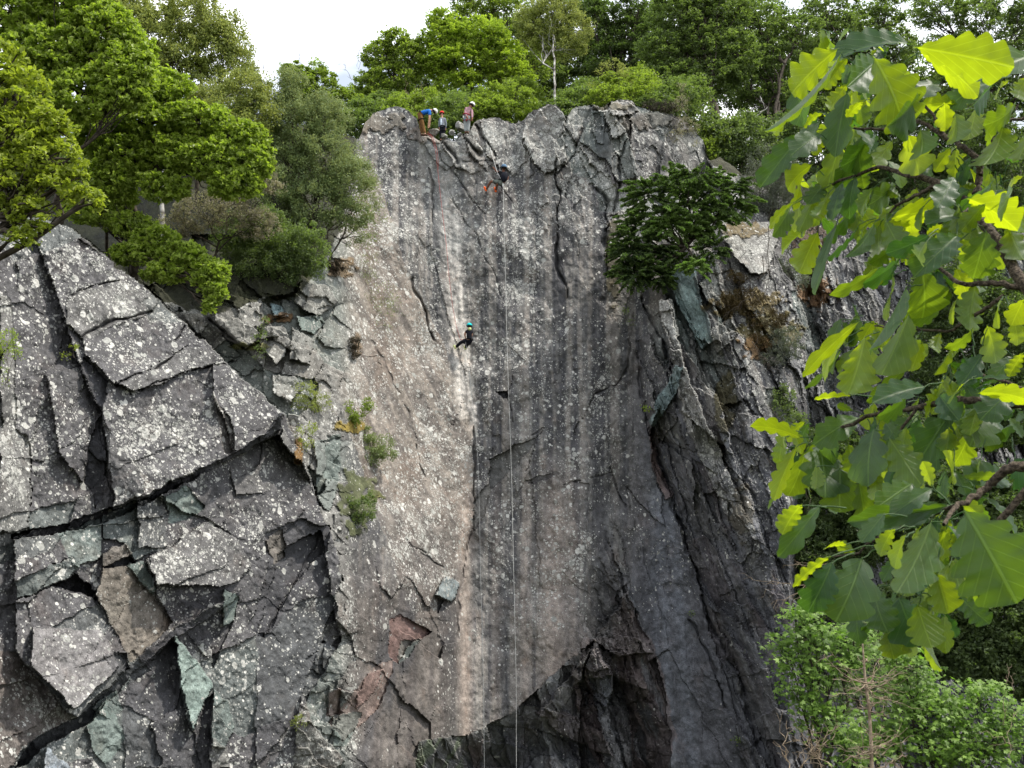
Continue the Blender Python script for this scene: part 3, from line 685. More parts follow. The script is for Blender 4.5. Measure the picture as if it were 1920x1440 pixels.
LM = dict(
 oak=leaf_material('oak_leaf', (0.062, 0.125, 0.018), (0.17, 0.30, 0.025)),
 oaky=leaf_material('young_oak_leaf', (0.085, 0.165, 0.015), (0.22, 0.34, 0.02)),
 oakb=leaf_material('bright_oak_leaf', (0.085, 0.175, 0.018), (0.22, 0.38, 0.025)),
 birch=leaf_material('birch_leaf', (0.078, 0.155, 0.022), (0.20, 0.27, 0.06)),
 willow=leaf_material('willow_leaf', (0.068, 0.15, 0.034), (0.16, 0.22, 0.07)),
 dark=leaf_material('dark_leaf', (0.032, 0.072, 0.016), (0.07, 0.14, 0.018)),
 mid=leaf_material('mid_leaf', (0.05, 0.105, 0.026), (0.12, 0.22, 0.03)),
 syc=leaf_material('sycamore_leaf', (0.052, 0.14, 0.016), (0.09, 0.22, 0.016), .5),
 pine=leaf_material('conifer_needle', (0.038, 0.098, 0.018), (0.07, 0.16, 0.018), 0.7),
 larch=leaf_material('larch_needle', (0.065, 0.11, 0.055), (0.08, 0.13, 0.05)),
 grey=leaf_material('grey_leaf', (0.09, 0.125, 0.06), (0.16, 0.20, 0.08)),
 heath=leaf_material('heather_sprig', (0.030, 0.034, 0.012), (0.03, 0.05, 0.03)),
 moss=leaf_material('moss_frond', (0.032, 0.034, 0.007), (0.03, 0.03, 0.006)),
)
BARK = bark_material('bark', (0.035, 0.028, 0.02), (0.085, 0.07, 0.055))
PALEBARK = bark_material('birch_bark', (0.10, 0.09, 0.08), (0.50, 0.49, 0.46), 3)
DEAD = bark_material('dead_wood', (0.16, 0.12, 0.08), (0.34, 0.27, 0.19), 8)

def tree(name, label, cat, blobs, Yd, base, mat, leaf=0.15, cr=16, npc=42, dens=1.0, up=0.62, bark=None, group=None,
         flat=0.55, ratio=0.55, droop=None, trunk_r=0.16, gaps=0.25, limb=True, trunk_pts=None, depth=0.75, trunkname='trunk'):
    big_ = Yd > 30 and trunk_r > .05
    if big_: npc = int(npc * 1.25); dens *= 1.35; leaf *= 1.12; gaps -= .10; ratio *= 1.1
    """blobs: (u, v, ru, rv[, dY]) ellipsoids in photo pixels at distance Yd; base: (u, v[, Y]) foot of the trunk"""
    bY = base[2] if len(base) > 2 else Yd
    b3 = W(base[0], base[1], bY)
    root = empty(name, b3); tag(root, label, cat, group)
    V_, F_, T_, nv = [], [], [], 0
    paths = []
    cents = [W(b[0], b[1], Yd + (b[4] if len(b) > 4 else 0)) for b in blobs]
    hub = np.mean(cents, 0) * 0.55 + b3 * 0.45 if trunk_pts is None else None
    if trunk_pts is not None:
        tp = np.array([W(a, b_, c) for a, b_, c in trunk_pts]); tpath = np.concatenate([[b3], tp])
        q = []
        for i in range(len(tpath) - 1): q.append(wob(tpath[i], tpath[i + 1], 5, .1)[:-1] if i < len(tpath) - 2 else wob(tpath[i], tpath[i + 1], 5, .1))
        q = np.concatenate(q); hubs = tp
        paths.append((q, np.linspace(trunk_r, trunk_r * .3, len(q))))
    else:
        q = wob(b3, hub, 7, .12); paths.append((q, np.linspace(trunk_r, trunk_r * .7, len(q)))); hubs = q[3:]
    for b, c in zip(blobs, cents):
        px = float(PX(b[1], Yd)); rx, rz = b[2] * px, b[3] * px; ry = (rx + rz) / 2 * depth
        crm = cr * px
        n = max(3, int(dens * 5.2 * b[2] * b[3] / (cr * cr)))
        d = rng.normal(0, 1, (n, 3)); d /= np.linalg.norm(d, axis=1)[:, None]
        rr = (0.35 + 0.65 * rng.random(n) ** 0.45)[:, None]
        cc = d * rr * np.array([rx, ry, rz])
        keep = vn(cc[:, 0] / (crm * 2.2) + 3, cc[:, 2] / (crm * 1.6), int(b[0]) % 97) > -0.5 + gaps
        if keep.sum() < 3: keep[:] = True
        cc = cc[keep] + c; n = len(cc)
        if n == 0: continue
        if limb:
            h = hubs[rng.integers(len(hubs))] if b is not blobs[0] else hubs[-1]
            lr_ = max(0.025 if big_ else .008, trunk_r * .55)
            lp = wob(h, c, 8, .22, (0, 0, -0.08)); paths.append((lp, np.linspace(lr_, lr_ * .35, 8)))
            for kk in rng.choice(n, min(n, max(4, min(n // 4, 26))), replace=False):
                s0 = lp[rng.integers(3, 8)]; paths.append((wob(s0, cc[kk], 4, .25), np.linspace(lr_ * .33, lr_ * .1, 4)))
        ctone = rng.random(n)
        dd = rng.normal(0, 1, (n, npc, 3)); dd /= np.linalg.norm(dd, axis=2)[..., None]
        dd *= (rng.random((n, npc, 1)) ** 0.5) * crm * (0.5 + 1.0 * rng.random((n, 1, 1)) ** 1.5)
        dd[..., 2] *= flat
        if droop is not None: dd[..., 2] -= droop * np.abs(rng.normal(0, 1, (n, npc))) * crm
        pos = (cc[:, None, :] + dd).reshape(-1, 3)
        tn = np.clip(np.repeat(ctone, npc) * .6 + .4 * rng.random(n * npc), 0, 1)
        v, f, t = leaves(pos, leaf, up, ratio=ratio, tone=tn)
        V_.append(v); F_.append(f + nv); T_.append(t); nv += len(v)
    mesh_obj('crown', np.concatenate(V_), np.concatenate(F_), LM[mat], root, attrs={'tone': np.concatenate(T_)})
    v, f = tubes(paths)
    mesh_obj(trunkname, v, f, bark or BARK, root, smooth=True)
    return root

T = tree
# --- left hand trees
T('oak_tree', 'yellow-green young oak hanging in from the left edge, nearest of the left trees', 'tree',
  [(-20, 120, 70, 50), (30, 180, 70, 60), (40, 260, 80, 60), (90, 300, 70, 45), (20, 340, 60, 70), (120, 345, 55, 35), (160, 375, 40, 25), (60, 400, 45, 40), (40, 445, 35, 14), (-60, 250, 70, 160), (100, 240, 40, 40)],
  19, (-330, 900, 22), 'oaky', leaf=0.11, cr=14, npc=14, flat=.8, dens=1.3, trunk_pts=[(-260, 600, 20), (-160, 380, 19.5), (-60, 300, 19)], trunk_r=.2, up=.55, ratio=.6)
T('oak_tree', 'tall oak filling the top left corner behind the yellow-green foliage', 'tree',
  [(20, 20, 90, 60), (120, 10, 80, 60), (190, 60, 70, 60), (90, 100, 90, 60), (230, 130, 70, 50), (150, 180, 80, 50), (60, 210, 80, 60), (255, 90, 40, 40), (230, 170, 60, 40)],
  34, (110, 430, 37), 'oakb', leaf=0.15, cr=9, npc=15,  up=.42, flat=.75, trunk_pts=[(105, 330, 35), (90, 200, 34), (110, 90, 34)], dens=1.25, gaps=.3)
T('oak_tree', 'spreading oak with bright rounded crown above the left crag', 'tree',
  [(300, 165, 60, 36), (280, 230, 80, 40), (370, 225, 70, 36), (450, 260, 56, 36), (480, 300, 32, 44), (400, 300, 80, 40), (330, 290, 70, 36), (440, 345, 55, 30), (230, 290, 60, 40), (300, 350, 60, 26), (180, 250, 50, 50), (210, 330, 50, 40)],
  37, (250, 545, 41), 'oakb', leaf=0.15, cr=9, npc=16,  up=.42, flat=.7, trunk_pts=[(262, 430, 39), (225, 300, 38), (265, 250, 37), (310, 255, 37)], dens=1.35, trunk_r=.2, gaps=.2)
T('oak_tree', 'low leaning oak branch sweeping down along the upper edge of the left crag', 'tree',
  [(210, 370, 50, 24), (180, 400, 60, 24), (240, 420, 50, 24), (290, 450, 50, 26), (250, 475, 44, 22), (340, 480, 50, 26), (310, 510, 44, 22), (390, 510, 42, 28), (400, 545, 26, 24), (395, 575, 14, 14), (150, 370, 40, 20)],
  37.5, (215, 560, 41), 'oakb', leaf=0.14, cr=8, npc=15, flat=.75, dens=1.3, trunk_pts=[(200, 430, 38.5), (290, 480, 38), (360, 520, 37.5)], trunk_r=.09, gaps=.25, up=.5)
T('birch_tree', 'tall olive birch with slender stems against the white sky', 'tree',
  [(240, 40, 60, 60), (300, 60, 50, 80), (360, 30, 60, 60), (390, 90, 50, 60), (430, 70, 34, 50), (340, 120, 60, 50), (300, 160, 50, 40), (450, 120, 34, 36), (400, 160, 50, 30), (220, 110, 40, 50), (200, 10, 60, 40)],
  44, (370, 540, 45), 'birch', leaf=0.085, cr=15, npc=62, trunk_pts=[(372, 300, 44.5), (375, 120, 44), (372, 0, 44)], flat=.9, gaps=.32, up=.35, ratio=.7, trunk_r=.12, dens=1.1)
T('birch_tree', 'second birch, its pale stem rising through the oaks above the left crag', 'tree',
  [(400, 210, 70, 60), (460, 170, 50, 40), (440, 240, 60, 40), (330, 200, 60, 40), (480, 210, 40, 50)],
  43, (310, 500, 41), 'birch', leaf=0.085, cr=15, npc=60, bark=PALEBARK, trunk_pts=[(303, 330, 41), (330, 230, 43), (400, 190, 43)], flat=.9, up=.35, ratio=.7, trunk_r=.11, gaps=.2)
T('willow_tree', 'grey-green willow beside the left end of the main wall', 'tree',
  [(520, 200, 50, 50), (560, 240, 60, 60), (610, 220, 50, 50), (540, 320, 60, 50), (610, 300, 60, 60), (650, 340, 50, 50), (590, 380, 60, 50), (520, 390, 50, 50), (660, 400, 36, 30), (550, 150, 30, 24)],
  44, (590, 560, 44.5), 'willow', leaf=0.075, cr=15, npc=75, flat=1, up=.3, ratio=.55, trunk_r=.08, gaps=.2, dens=1.15)
T('willow_tree', 'thin willow sapling spreading over the pale rib, leaves sparse', 'tree',
  [(690, 350, 34, 40), (660, 300, 40, 40), (700, 400, 24, 30), (640, 440, 40, 24), (680, 440, 30, 20)],
  45.5, (610, 500, 45.5), 'willow', leaf=0.07, cr=13, npc=45, flat=1, up=.3, ratio=.55, trunk_r=.05, gaps=.35, dens=.9)
T('shrub', 'dark green shrub at the foot of the willow above the terrace blocks', 'shrub',
  [(560, 460, 56, 50), (500, 440, 50, 50), (530, 500, 50, 36), (470, 490, 40, 40), (440, 440, 40, 50), (590, 500, 24, 20)],
  42, (520, 560, 42.5), 'mid', leaf=0.075, cr=13, npc=70, up=.4, flat=.9, gaps=.15, trunk_r=.06)
T('shrub', 'pale leaved shrub on the shaded bank between the oak and the willow', 'shrub',
  [(380, 400, 60, 40), (440, 390, 50, 30), (500, 350, 30, 30), (340, 420, 40, 30), (480, 420, 50, 30)],
  40.5, (390, 520, 41.5), 'grey', leaf=0.07, cr=12, npc=40, up=.4, flat=.8, gaps=.35, trunk_r=.06, dens=.7)
for (lab, bl, bs) in (('dark undergrowth bush at the left end of the shaded bank', [(60, 330, 90, 60), (160, 350, 80, 60), (0, 400, 90, 40)], (80, 440)),
                      ('dark undergrowth bush in the middle of the shaded bank', [(280, 380, 90, 60), (360, 330, 80, 50), (300, 300, 90, 50)], (300, 480)),
                      ('dark undergrowth bush at the right end of the shaded bank', [(450, 330, 70, 50), (420, 270, 90, 50), (500, 270, 60, 50)], (440, 460))):
    T('bush', lab, 'bush', bl, 47, bs, 'dark', leaf=0.12, cr=22, npc=48, group='bushes on the shaded bank', gaps=.1, trunk_r=.08)
# --- skyline behind the rim
T('oak_tree', 'small bushy oak low on the skyline left of the climbers', 'tree',
  [(560, 150, 30, 36), (600, 170, 44, 40), (560, 190, 40, 30), (640, 200, 44, 40), (600, 220, 50, 30), (540, 135, 16, 14), (590, 130, 20, 16)], 60, (600, 300), 'oak', leaf=0.15, cr=9, npc=23, gaps=.28, trunk_r=.12)
T('oak_tree', 'small round oak on the skyline above the helmeted group', 'tree',
  [(735, 80, 34, 28), (710, 105, 34, 30), (765, 110, 40, 36), (740, 150, 50, 34), (700, 160, 40, 30), (780, 85, 20, 20), (730, 190, 60, 30)], 61, (752, 260), 'oak', leaf=0.15, cr=9, npc=23, trunk_pts=[(755, 190, 61), (745, 120, 61)], gaps=.25, trunk_r=.16, dens=1.15)
T('oak_tree', 'broad dome shaped oak behind the standing climber in pink', 'tree',
  [(840, 70, 50, 36), (900, 70, 60, 40), (860, 120, 70, 40), (940, 110, 50, 40), (830, 40, 30, 26), (870, 160, 60, 30), (960, 150, 50, 34), (820, 110, 40, 40)], 61, (900, 265), 'oakb', leaf=0.15, cr=9, npc=23,
  trunk_pts=[(895, 195, 61), (880, 140, 61), (850, 90, 61)], gaps=.2, trunk_r=.2, dens=1.25)
T('oak_tree', 'high oak with loose top rising behind the dome shaped oak', 'tree',
  [(900, 0, 60, 34), (950, 20, 50, 40), (870, 30, 34, 24), (990, 60, 40, 40), (1000, 110, 40, 50)], 67, (960, 280), 'oak', leaf=0.15, cr=12, npc=34, gaps=.34, trunk_r=.18)
T('birch_tree', 'slender birch with bare white stem standing right above the rim', 'tree',
  [(1040, 40, 50, 50), (1075, 60, 36, 40), (1010, 60, 40, 40), (1040, 0, 50, 30), (1050, 90, 50, 22), (990, 40, 26, 36)], 58, (1040, 225, 55), 'birch', leaf=0.085, cr=12, npc=60, bark=PALEBARK,
  trunk_pts=[(1041, 160, 56), (1036, 95, 57), (1042, 40, 58)], flat=.9, up=.35, ratio=.7, trunk_r=.09, gaps=.2)
T('oak_tree', 'dark oak right of the slender birch', 'tree',
  [(1150, 30, 40, 40), (1185, 60, 40, 40), (1140, 80, 40, 30), (1200, 10, 50, 30), (1110, 30, 30, 40), (1130, 120, 40, 24), (1180, 110, 50, 30)], 70, (1160, 270), 'dark', leaf=0.16, cr=13, npc=42, gaps=.28, trunk_r=.2)
T('rowan_bush', 'pale feathery rowan bush on top of the wall right of the birch', 'bush',
  [(1150, 150, 40, 26), (1120, 170, 34, 16), (1175, 165, 26, 16), (1150, 120, 24, 14)], 57, (1150, 215), 'birch', leaf=0.09, cr=11, npc=36, gaps=.3, trunk_r=.04, dens=.9)
T('oak_tree', 'great oak with tall light green crown above the heathery corner', 'tree',
  [(1270, 30, 60, 50), (1240, 90, 50, 40), (1320, 80, 60, 50), (1350, 20, 60, 40), (1270, 150, 60, 40), (1340, 150, 60, 40), (1380, 100, 50, 50), (1300, -20, 60, 30), (1220, 150, 36, 34), (1250, 190, 50, 20)], 62, (1345, 330, 60), 'mid', leaf=0.15, cr=9.5, npc=24,
  trunk_pts=[(1348, 230, 61), (1320, 120, 62), (1310, 50, 62)], gaps=.15, trunk_r=.22, dens=1.3)
T('oak_tree', 'shadowy oak between the great oak and the overhanging branch', 'tree',
  [(1420, 40, 50, 50), (1450, 110, 50, 50), (1410, 160, 50, 40), (1470, 190, 50, 50), (1500, 60, 50, 40), (1430, 230, 50, 30)], 64, (1450, 330, 62), 'mid', leaf=0.15, cr=9.5, npc=23, trunk_pts=[(1455, 230, 62), (1470, 120, 63)], gaps=.26, trunk_r=.22)
T('oak_tree', 'dark oak with sky showing through its top, above the overhanging branch', 'tree',
  [(1560, 20, 60, 40), (1600, 70, 60, 50), (1540, 120, 60, 50), (1660, 20, 50, 30), (1680, 90, 50, 50), (1620, 150, 70, 50), (1560, 220, 70, 50)], 66, (1600, 340), 'mid', leaf=0.15, cr=9.5, npc=22, gaps=.26, trunk_r=.22, dens=1.1)
T('oak_tree', 'loose oak full of sky gaps at the top right corner', 'tree',
  [(1760, 20, 60, 36), (1830, 30, 50, 50), (1900, 10, 50, 40), (1780, 90, 60, 30), (1900, 90, 50, 40), (1850, 140, 60, 40), (1760, 160, 60, 50), (1940, 50, 50, 60)], 68, (1860, 340), 'mid', leaf=0.15, cr=12, npc=36, gaps=.30, trunk_r=.22, dens=.95)
for lab_, bl_, mt_ in (('background tree filling the gap behind the round oak and the dome shaped oak', [(800, 150, 50, 50), (780, 190, 70, 40), (720, 190, 70, 40)], 'mid'),
                  ('background tree filling the gap behind the dome shaped oak and the birch', [(960, 90, 70, 60), (1000, 150, 70, 60), (1060, 140, 60, 50), (900, 60, 50, 40)], 'mid'),
                  ('background tree behind the birch and the dark oak', [(1100, 40, 60, 60), (1120, 120, 70, 60), (1190, 100, 70, 70), (1080, 100, 50, 40)], 'dark'),
                  ('background tree behind the great oak', [(1250, 60, 80, 70), (1330, 130, 80, 80), (1260, 150, 80, 60), (1340, 30, 70, 60)], 'mid'),
                  ('background tree between the great oak and the shadowy oak', [(1430, 60, 70, 70), (1420, 160, 80, 80), (1500, 140, 80, 80), (1490, 230, 90, 60)], 'dark'),
                  ('background tree above the top leaves of the overhanging branch', [(1580, 80, 80, 60), (1620, 180, 90, 80), (1700, 150, 70, 80), (1560, 160, 70, 70)], 'mid'),
                  ('background tree low at the right edge behind the loose oak', [(1780, 190, 90, 60), (1860, 230, 90, 60), (1900, 160, 70, 50)], 'dark')):
    T('tree', lab_, 'tree', bl_, 74, (bl_[0][0], 330), mt_, leaf=.2, cr=16, npc=40, group='background trees on the hill top', gaps=.24, trunk_r=.2)
gl = ['left of the rim hollow where the climbers stand', 'directly behind the two climbers setting ropes', 'behind the climber in pink', 'left of the slender birch stem', 'right of the slender birch stem',
      'below the dark oak right of the birch', 'under the great oak by the heathery corner']
gl.append('in the notch by the slim rock pillar')
for i, (x, y, rx, ry) in enumerate(((690, 215, 50, 40), (770, 215, 60, 50), (850, 215, 60, 50), (950, 195, 60, 50), (1080, 190, 50, 40), (1170, 175, 60, 50), (1260, 190, 60, 50), (1335, 262, 40, 40))):
    T('bush', 'green bush on the hill top ' + gl[i], 'bush', [(x, y + 8, rx * 1.1, ry), (x + 30, y - 14, rx * .8, ry * .8, 2), (x - 30, y + 20, rx * .8, ry * .7, -1)], 57, (x, y + 60), 'oak' if i % 2 else 'mid', leaf=0.13, cr=13, npc=42, group='bushes along the hill top', gaps=-.1, trunk_r=.06, dens=1.3)
# --- right bank
rb = [('dark hanging foliage under the great oak, beside the slim rock pillar', [(1400, 260, 60, 50), (1345, 262, 50, 44), (1325, 240, 34, 30), (1350, 285, 50, 30), (1390, 300, 50, 34), (1430, 300, 50, 40)], 57, 'mid'),
      ('dark foliage behind the overhanging branch at its left tip', [(1480, 270, 50, 60), (1540, 300, 60, 60)], 58, 'dark'),
      ('dark foliage behind the middle of the overhanging branch', [(1620, 280, 80, 80), (1700, 240, 80, 80), (1720, 350, 90, 80), (1640, 360, 60, 40)], 58, 'dark'),
      ('dark foliage at the right edge behind the branch top', [(1820, 260, 90, 90), (1900, 350, 90, 90), (1820, 420, 80, 80)], 57, 'dark'),
      ('ivy covered bank at the right edge behind the drooping leaves', [(1800, 560, 90, 90), (1890, 620, 90, 110), (1760, 680, 60, 80), (1850, 760, 110, 90)], 52, 'dark'),
      ('ivy covered bank right of the leaning ribs', [(1560, 900, 90, 110), (1640, 980, 100, 90), (1520, 1050, 60, 90), (1700, 860, 90, 90), (1500, 1180, 40, 100)], 50, 'dark'),
      ('dark green tree filling the lower right edge', [(1700, 1200, 90, 50), (1840, 1230, 90, 60), (1930, 1250, 70, 70), (1800, 960, 110, 110), (1900, 1000, 90, 120), (1780, 1120, 110, 90), (1880, 1170, 100, 90), (1700, 1150, 80, 70)], 41, 'dark')]
for lb_, bl, yy, mt in rb:
    T('ivy_thicket', lb_, 'thicket', bl, yy, (bl[0][0], max(b[1] for b in bl) + 90), mt, leaf=0.14, cr=15, npc=44, group='thickets on the right bank', gaps=-.1, dens=1.25, trunk_r=.07, up=.45, flat=.8)
T('larch_tree', 'grey-green larch with hanging tresses right of the slim rock pillar', 'tree',
  [(1440, 300, 40, 36), (1420, 350, 44, 36), (1460, 380, 40, 36), (1470, 320, 40, 40), (1500, 380, 40, 40)], 54, (1440, 420), 'larch', leaf=0.10, cr=13, npc=70, droop=.8, flat=.7, up=.1, ratio=.16, gaps=.15, trunk_r=.06)
def conifer(name, label, pads, Yd, base, leaf=0.16):
    b3 = W(base[0], base[1], Yd); root = empty(name, b3); tag(root, label, 'tree')
    V_, F_, T_, nv = [], [], [], 0; paths = []
    for (u, v, ru_, rv_, n, tn0) in pads:
        c = W(u, v, Yd + rng.normal(0, .5)); px = float(PX(v, Yd))
        paths.append((wob(b3 + np.array([0, .3, .3]), c, 6, .2), np.linspace(.07, .02, 6)))
        for k in range(int(n * 2.3)):
            a = rng.uniform(0, 2 * math.pi); rr = rng.random() ** .6
            s0 = c + np.array([math.cos(a) * ru_, rng.normal(0, .5) * ru_, math.sin(a) * rv_]) * px * rr * .8
            dr = np.array([math.cos(a) * 1.0, rng.normal(-.5, .5), math.sin(a) * .4 - .15]); dr /= np.linalg.norm(dr)
            L = rng.uniform(.35, .75); m = 60
            t = rng.random(m) ** .8
            sdv = np.cross(dr, [0, 0, 1]); sdv /= np.linalg.norm(sdv) + 1e-6
            pos = s0 + dr * (t * L)[:, None] + sdv * (rng.uniform(-1, 1, m) * .20 * (1 - t * .8))[:, None] + np.array([0, 0, -1]) * (t ** 2 * .18 * L + rng.random(m) * .05)[:, None]
            ab = dr * .9 + sdv * np.sign(rng.normal(0, 1, m))[:, None] * .7
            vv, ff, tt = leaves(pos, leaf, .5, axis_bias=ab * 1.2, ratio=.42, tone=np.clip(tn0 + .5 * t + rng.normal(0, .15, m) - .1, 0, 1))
            V_.append(vv); F_.append(ff + nv); T_.append(tt); nv += len(vv)
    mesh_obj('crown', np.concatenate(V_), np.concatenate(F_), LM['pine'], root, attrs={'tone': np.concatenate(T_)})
    v, f = tubes(paths); mesh_obj('trunk', v, f, BARK, root, smooth=True)
conifer('yew_tree', 'wide dark conifer growing out of the cliff right of the main wall',
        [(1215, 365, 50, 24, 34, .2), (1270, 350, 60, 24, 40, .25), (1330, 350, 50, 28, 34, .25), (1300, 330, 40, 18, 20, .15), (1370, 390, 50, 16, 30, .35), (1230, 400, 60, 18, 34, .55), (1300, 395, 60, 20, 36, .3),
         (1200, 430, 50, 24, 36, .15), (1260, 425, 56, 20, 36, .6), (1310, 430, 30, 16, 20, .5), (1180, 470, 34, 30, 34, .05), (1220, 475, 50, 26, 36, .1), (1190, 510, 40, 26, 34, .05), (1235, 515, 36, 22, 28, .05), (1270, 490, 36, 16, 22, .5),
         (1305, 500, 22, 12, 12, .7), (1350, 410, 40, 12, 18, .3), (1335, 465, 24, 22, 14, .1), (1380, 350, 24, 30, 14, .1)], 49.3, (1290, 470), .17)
# --- plants on the rock
def plant(name, label, cat, blobs, mat, leaf=.08, cr=9, npc=30, off=.5, **k):
    u, v = blobs[0][0], blobs[0][1]
    yy = float(Ys(u, v)) - off
    kw = dict(gaps=.2, trunk_r=.015, up=.35, flat=.9); kw.update(k)
    by = blobs[-1][1] + blobs[-1][3] * .6
    return T(name, label, cat, blobs, yy, (u, by), mat, leaf=leaf, cr=cr, npc=npc, trunkname='stem', **kw)
plant('shrub', 'grey-green shrub hanging on the rib below the yellow moss', 'shrub', [(700, 835, 40, 24), (680, 855, 40, 20), (725, 850, 24, 20), (690, 815, 26, 14)], 'willow', leaf=.075, npc=34)
plant('bramble', 'bright bramble on the ledge edge above the yellow moss', 'plant', [(665, 775, 30, 22), (645, 790, 22, 14), (690, 755, 12, 10)], 'oak', leaf=.09)
plant('fern', 'fern clump on the dark mossy strip below the grey-green shrub', 'fern', [(672, 955, 34, 24), (690, 935, 16, 12), (660, 975, 20, 12)], 'mid', leaf=.09, npc=24)
plant('sapling', 'wispy light green sapling at the top end of the dark ledge', 'sapling', [(575, 740, 32, 26), (560, 765, 26, 16), (600, 755, 24, 20)], 'birch', leaf=.07, npc=20)
plant('sapling', 'yellow-green sapling drooping right of the end of the dark ledge', 'sapling', [(572, 815, 18, 26), (565, 840, 14, 10), (585, 800, 10, 14)], 'oaky', leaf=.06, npc=18)
plant('sapling', 'thin sapling with fine leaves on the upper rib', 'sapling', [(690, 500, 36, 30), (720, 560, 36, 34), (660, 470, 26, 18), (740, 600, 20, 20), (700, 620, 30, 20)], 'willow', leaf=.05, npc=16, dens=.8, gaps=.3)
plant('fern', 'fern growing from the joint between the terrace blocks', 'fern', [(490, 630, 12, 18), (485, 660, 12, 14), (497, 600, 8, 10)], 'mid', leaf=.07, npc=18)
plant('leaf_tuft', 'small light green tuft at the left edge of the leaning ribs', 'plant', [(1214, 766, 9, 7)], 'oakb', leaf=.11, npc=10)
plant('fern', 'small fern under the conifer on the dark wall', 'fern', [(1170, 580, 16, 8), (1180, 600, 10, 6)], 'mid', leaf=.09, npc=10)
plant('bush', 'light green bush at the right of the mossy ledge', 'bush', [(1470, 635, 34, 24), (1450, 670, 30, 16), (1490, 655, 20, 16)], 'larch', leaf=.1, npc=34, ratio=.3)
plant('bush', 'green bush below the light green one on the right ribs', 'bush', [(1470, 750, 26, 30), (1490, 790, 24, 24)], 'mid', leaf=.1, npc=24)
plant('fern', 'small fern low on the dark right wall', 'fern', [(1385, 1388, 10, 6)], 'mid', leaf=.12, npc=10)
plant('fern', 'tiny fern beside the blue-grey water streak', 'fern', [(1300, 1150, 6, 8)], 'mid', leaf=.1, npc=10)
plant('leaf_tuft', 'small yellowish tuft on the brown rock low in the middle left', 'plant', [(565, 1350, 14, 9), (555, 1360, 9, 6)], 'birch', leaf=.06, npc=20)
plant('leaf_tuft', 'yellow tuft rooted in the fold of the left crag', 'plant', [(140, 652, 18, 6), (128, 668, 12, 5)], 'oaky', leaf=.05, npc=18)
plant('bramble', 'bright bramble shoots at the left edge halfway down', 'plant', [(14, 640, 20, 26), (30, 660, 12, 12), (6, 700, 10, 30)], 'oakb', leaf=.055, npc=14)
plant('bush', 'small green bush on the edge of the terrace left of the sapling', 'bush', [(600, 480, 12, 9)], 'oaky', leaf=.07, npc=16)
plant('heather', 'brown heather cushion on the right shoulder of the wall top', 'plant', [(1235, 203, 34, 12), (1262, 208, 20, 10), (1218, 196, 16, 8)], 'heath', leaf=.13, npc=70, ratio=.12, up=.1, off=-.3)
plant('shrub', 'silvery shrub trailing over the right shoulder of the wall top', 'shrub', [(1275, 200, 18, 22), (1290, 235, 24, 20), (1265, 250, 20, 16), (1305, 260, 16, 16), (1278, 165, 10, 10)], 'grey', leaf=.07, npc=24, gaps=.3)
plant('grass_tuft', 'dry brown grass tuft at the top of the rib', 'grass', [(632, 498, 20, 8), (620, 510, 14, 8)], 'heath', leaf=.15, npc=60, ratio=.08, up=.05)
plant('grass_tuft', 'dry brown grass tuft hanging halfway down the rib', 'grass', [(666, 645, 9, 16), (668, 660, 7, 12)], 'heath', leaf=.15, npc=50, ratio=.08, up=.05)
plant('moss_mound', 'big ochre moss mound on the ledge below the conifer', 'moss', [(1395, 560, 44, 18), (1350, 575, 30, 14), (1440, 600, 40, 20), (1410, 640, 36, 16), (1385, 520, 20, 14)], 'moss', leaf=.07, npc=90, ratio=.3, up=.3, off=.2, gaps=.1)
plant('moss_mound', 'rusty moss clump right of the mossy ledge behind the leaf tips', 'moss', [(1525, 540, 22, 20), (1500, 560, 16, 14), (1480, 430, 26, 14)], 'moss', leaf=.07, npc=70, ratio=.3, up=.3, off=.2, gaps=.1)
plant('bush', 'grey-green bush beside the mossy ledge, hung with twigs', 'bush', [(1480, 490, 26, 30), (1460, 540, 26, 24), (1500, 520, 16, 20)], 'larch', leaf=.1, npc=30, ratio=.3)
def twigs(name, label, seeds, Yd, L=1.6, n=9, mat=DEAD, r0=.014, grav=-.2, spread=1.0):
    paths = []
    for (u, v, du, dv) in seeds:
        p = W(u, v, Yd); q = W(u + du, v + dv, Yd + rng.normal(0, .3))
        m = wob(p, q, 8, .35); paths.append((m, np.linspace(r0, r0 * .4, 8)))
        for k in range(n):
            s0 = m[rng.integers(1, 8)]; d = (q - p) / np.linalg.norm(q - p) + rng.normal(0, spread, 3) * .7; d[2] += grav
            d /= np.linalg.norm(d); l_ = rng.uniform(.25, 1) * L * .5
            t = wob(s0, s0 + d * l_, 5, .4); paths.append((t, np.linspace(r0 * .5, r0 * .2, 5)))
            t2 = wob(t[2], t[2] + (d + rng.normal(0, .7, 3)) * l_ * .4, 4, .4); paths.append((t2, np.linspace(r0 * .3, r0 * .15, 4)))
    v, f = tubes(paths, 4); o = mesh_obj(name, v, f, mat, smooth=True)
    tag(o, label, 'branch'); return o
twigs('bare_branch', 'bare pale twigs reaching left over the dark ribs below the branch', [(1560, 1060, -90, 0), (1540, 1100, -110, -10), (1530, 1090, -80, 50)], 44, 1.6, 9)
twigs('bare_branch', 'tangle of bare twigs hanging over the mossy ledge', [(1440, 420, -10, 180), (1490, 400, -30, 60), (1420, 540, -60, 60), (1410, 640, 40, 60), (1470, 440, 10, 80), (1430, 480, -10, 150)], 48.0, 1.6, 7, BARK, .02, -.5)
twigs('bare_branch', 'bare twigs above the brown mound left of the rim people', [(780, 215, -20, -50), (760, 230, 20, -60), (800, 200, -10, -40)], 56.5, 1.6, 5)
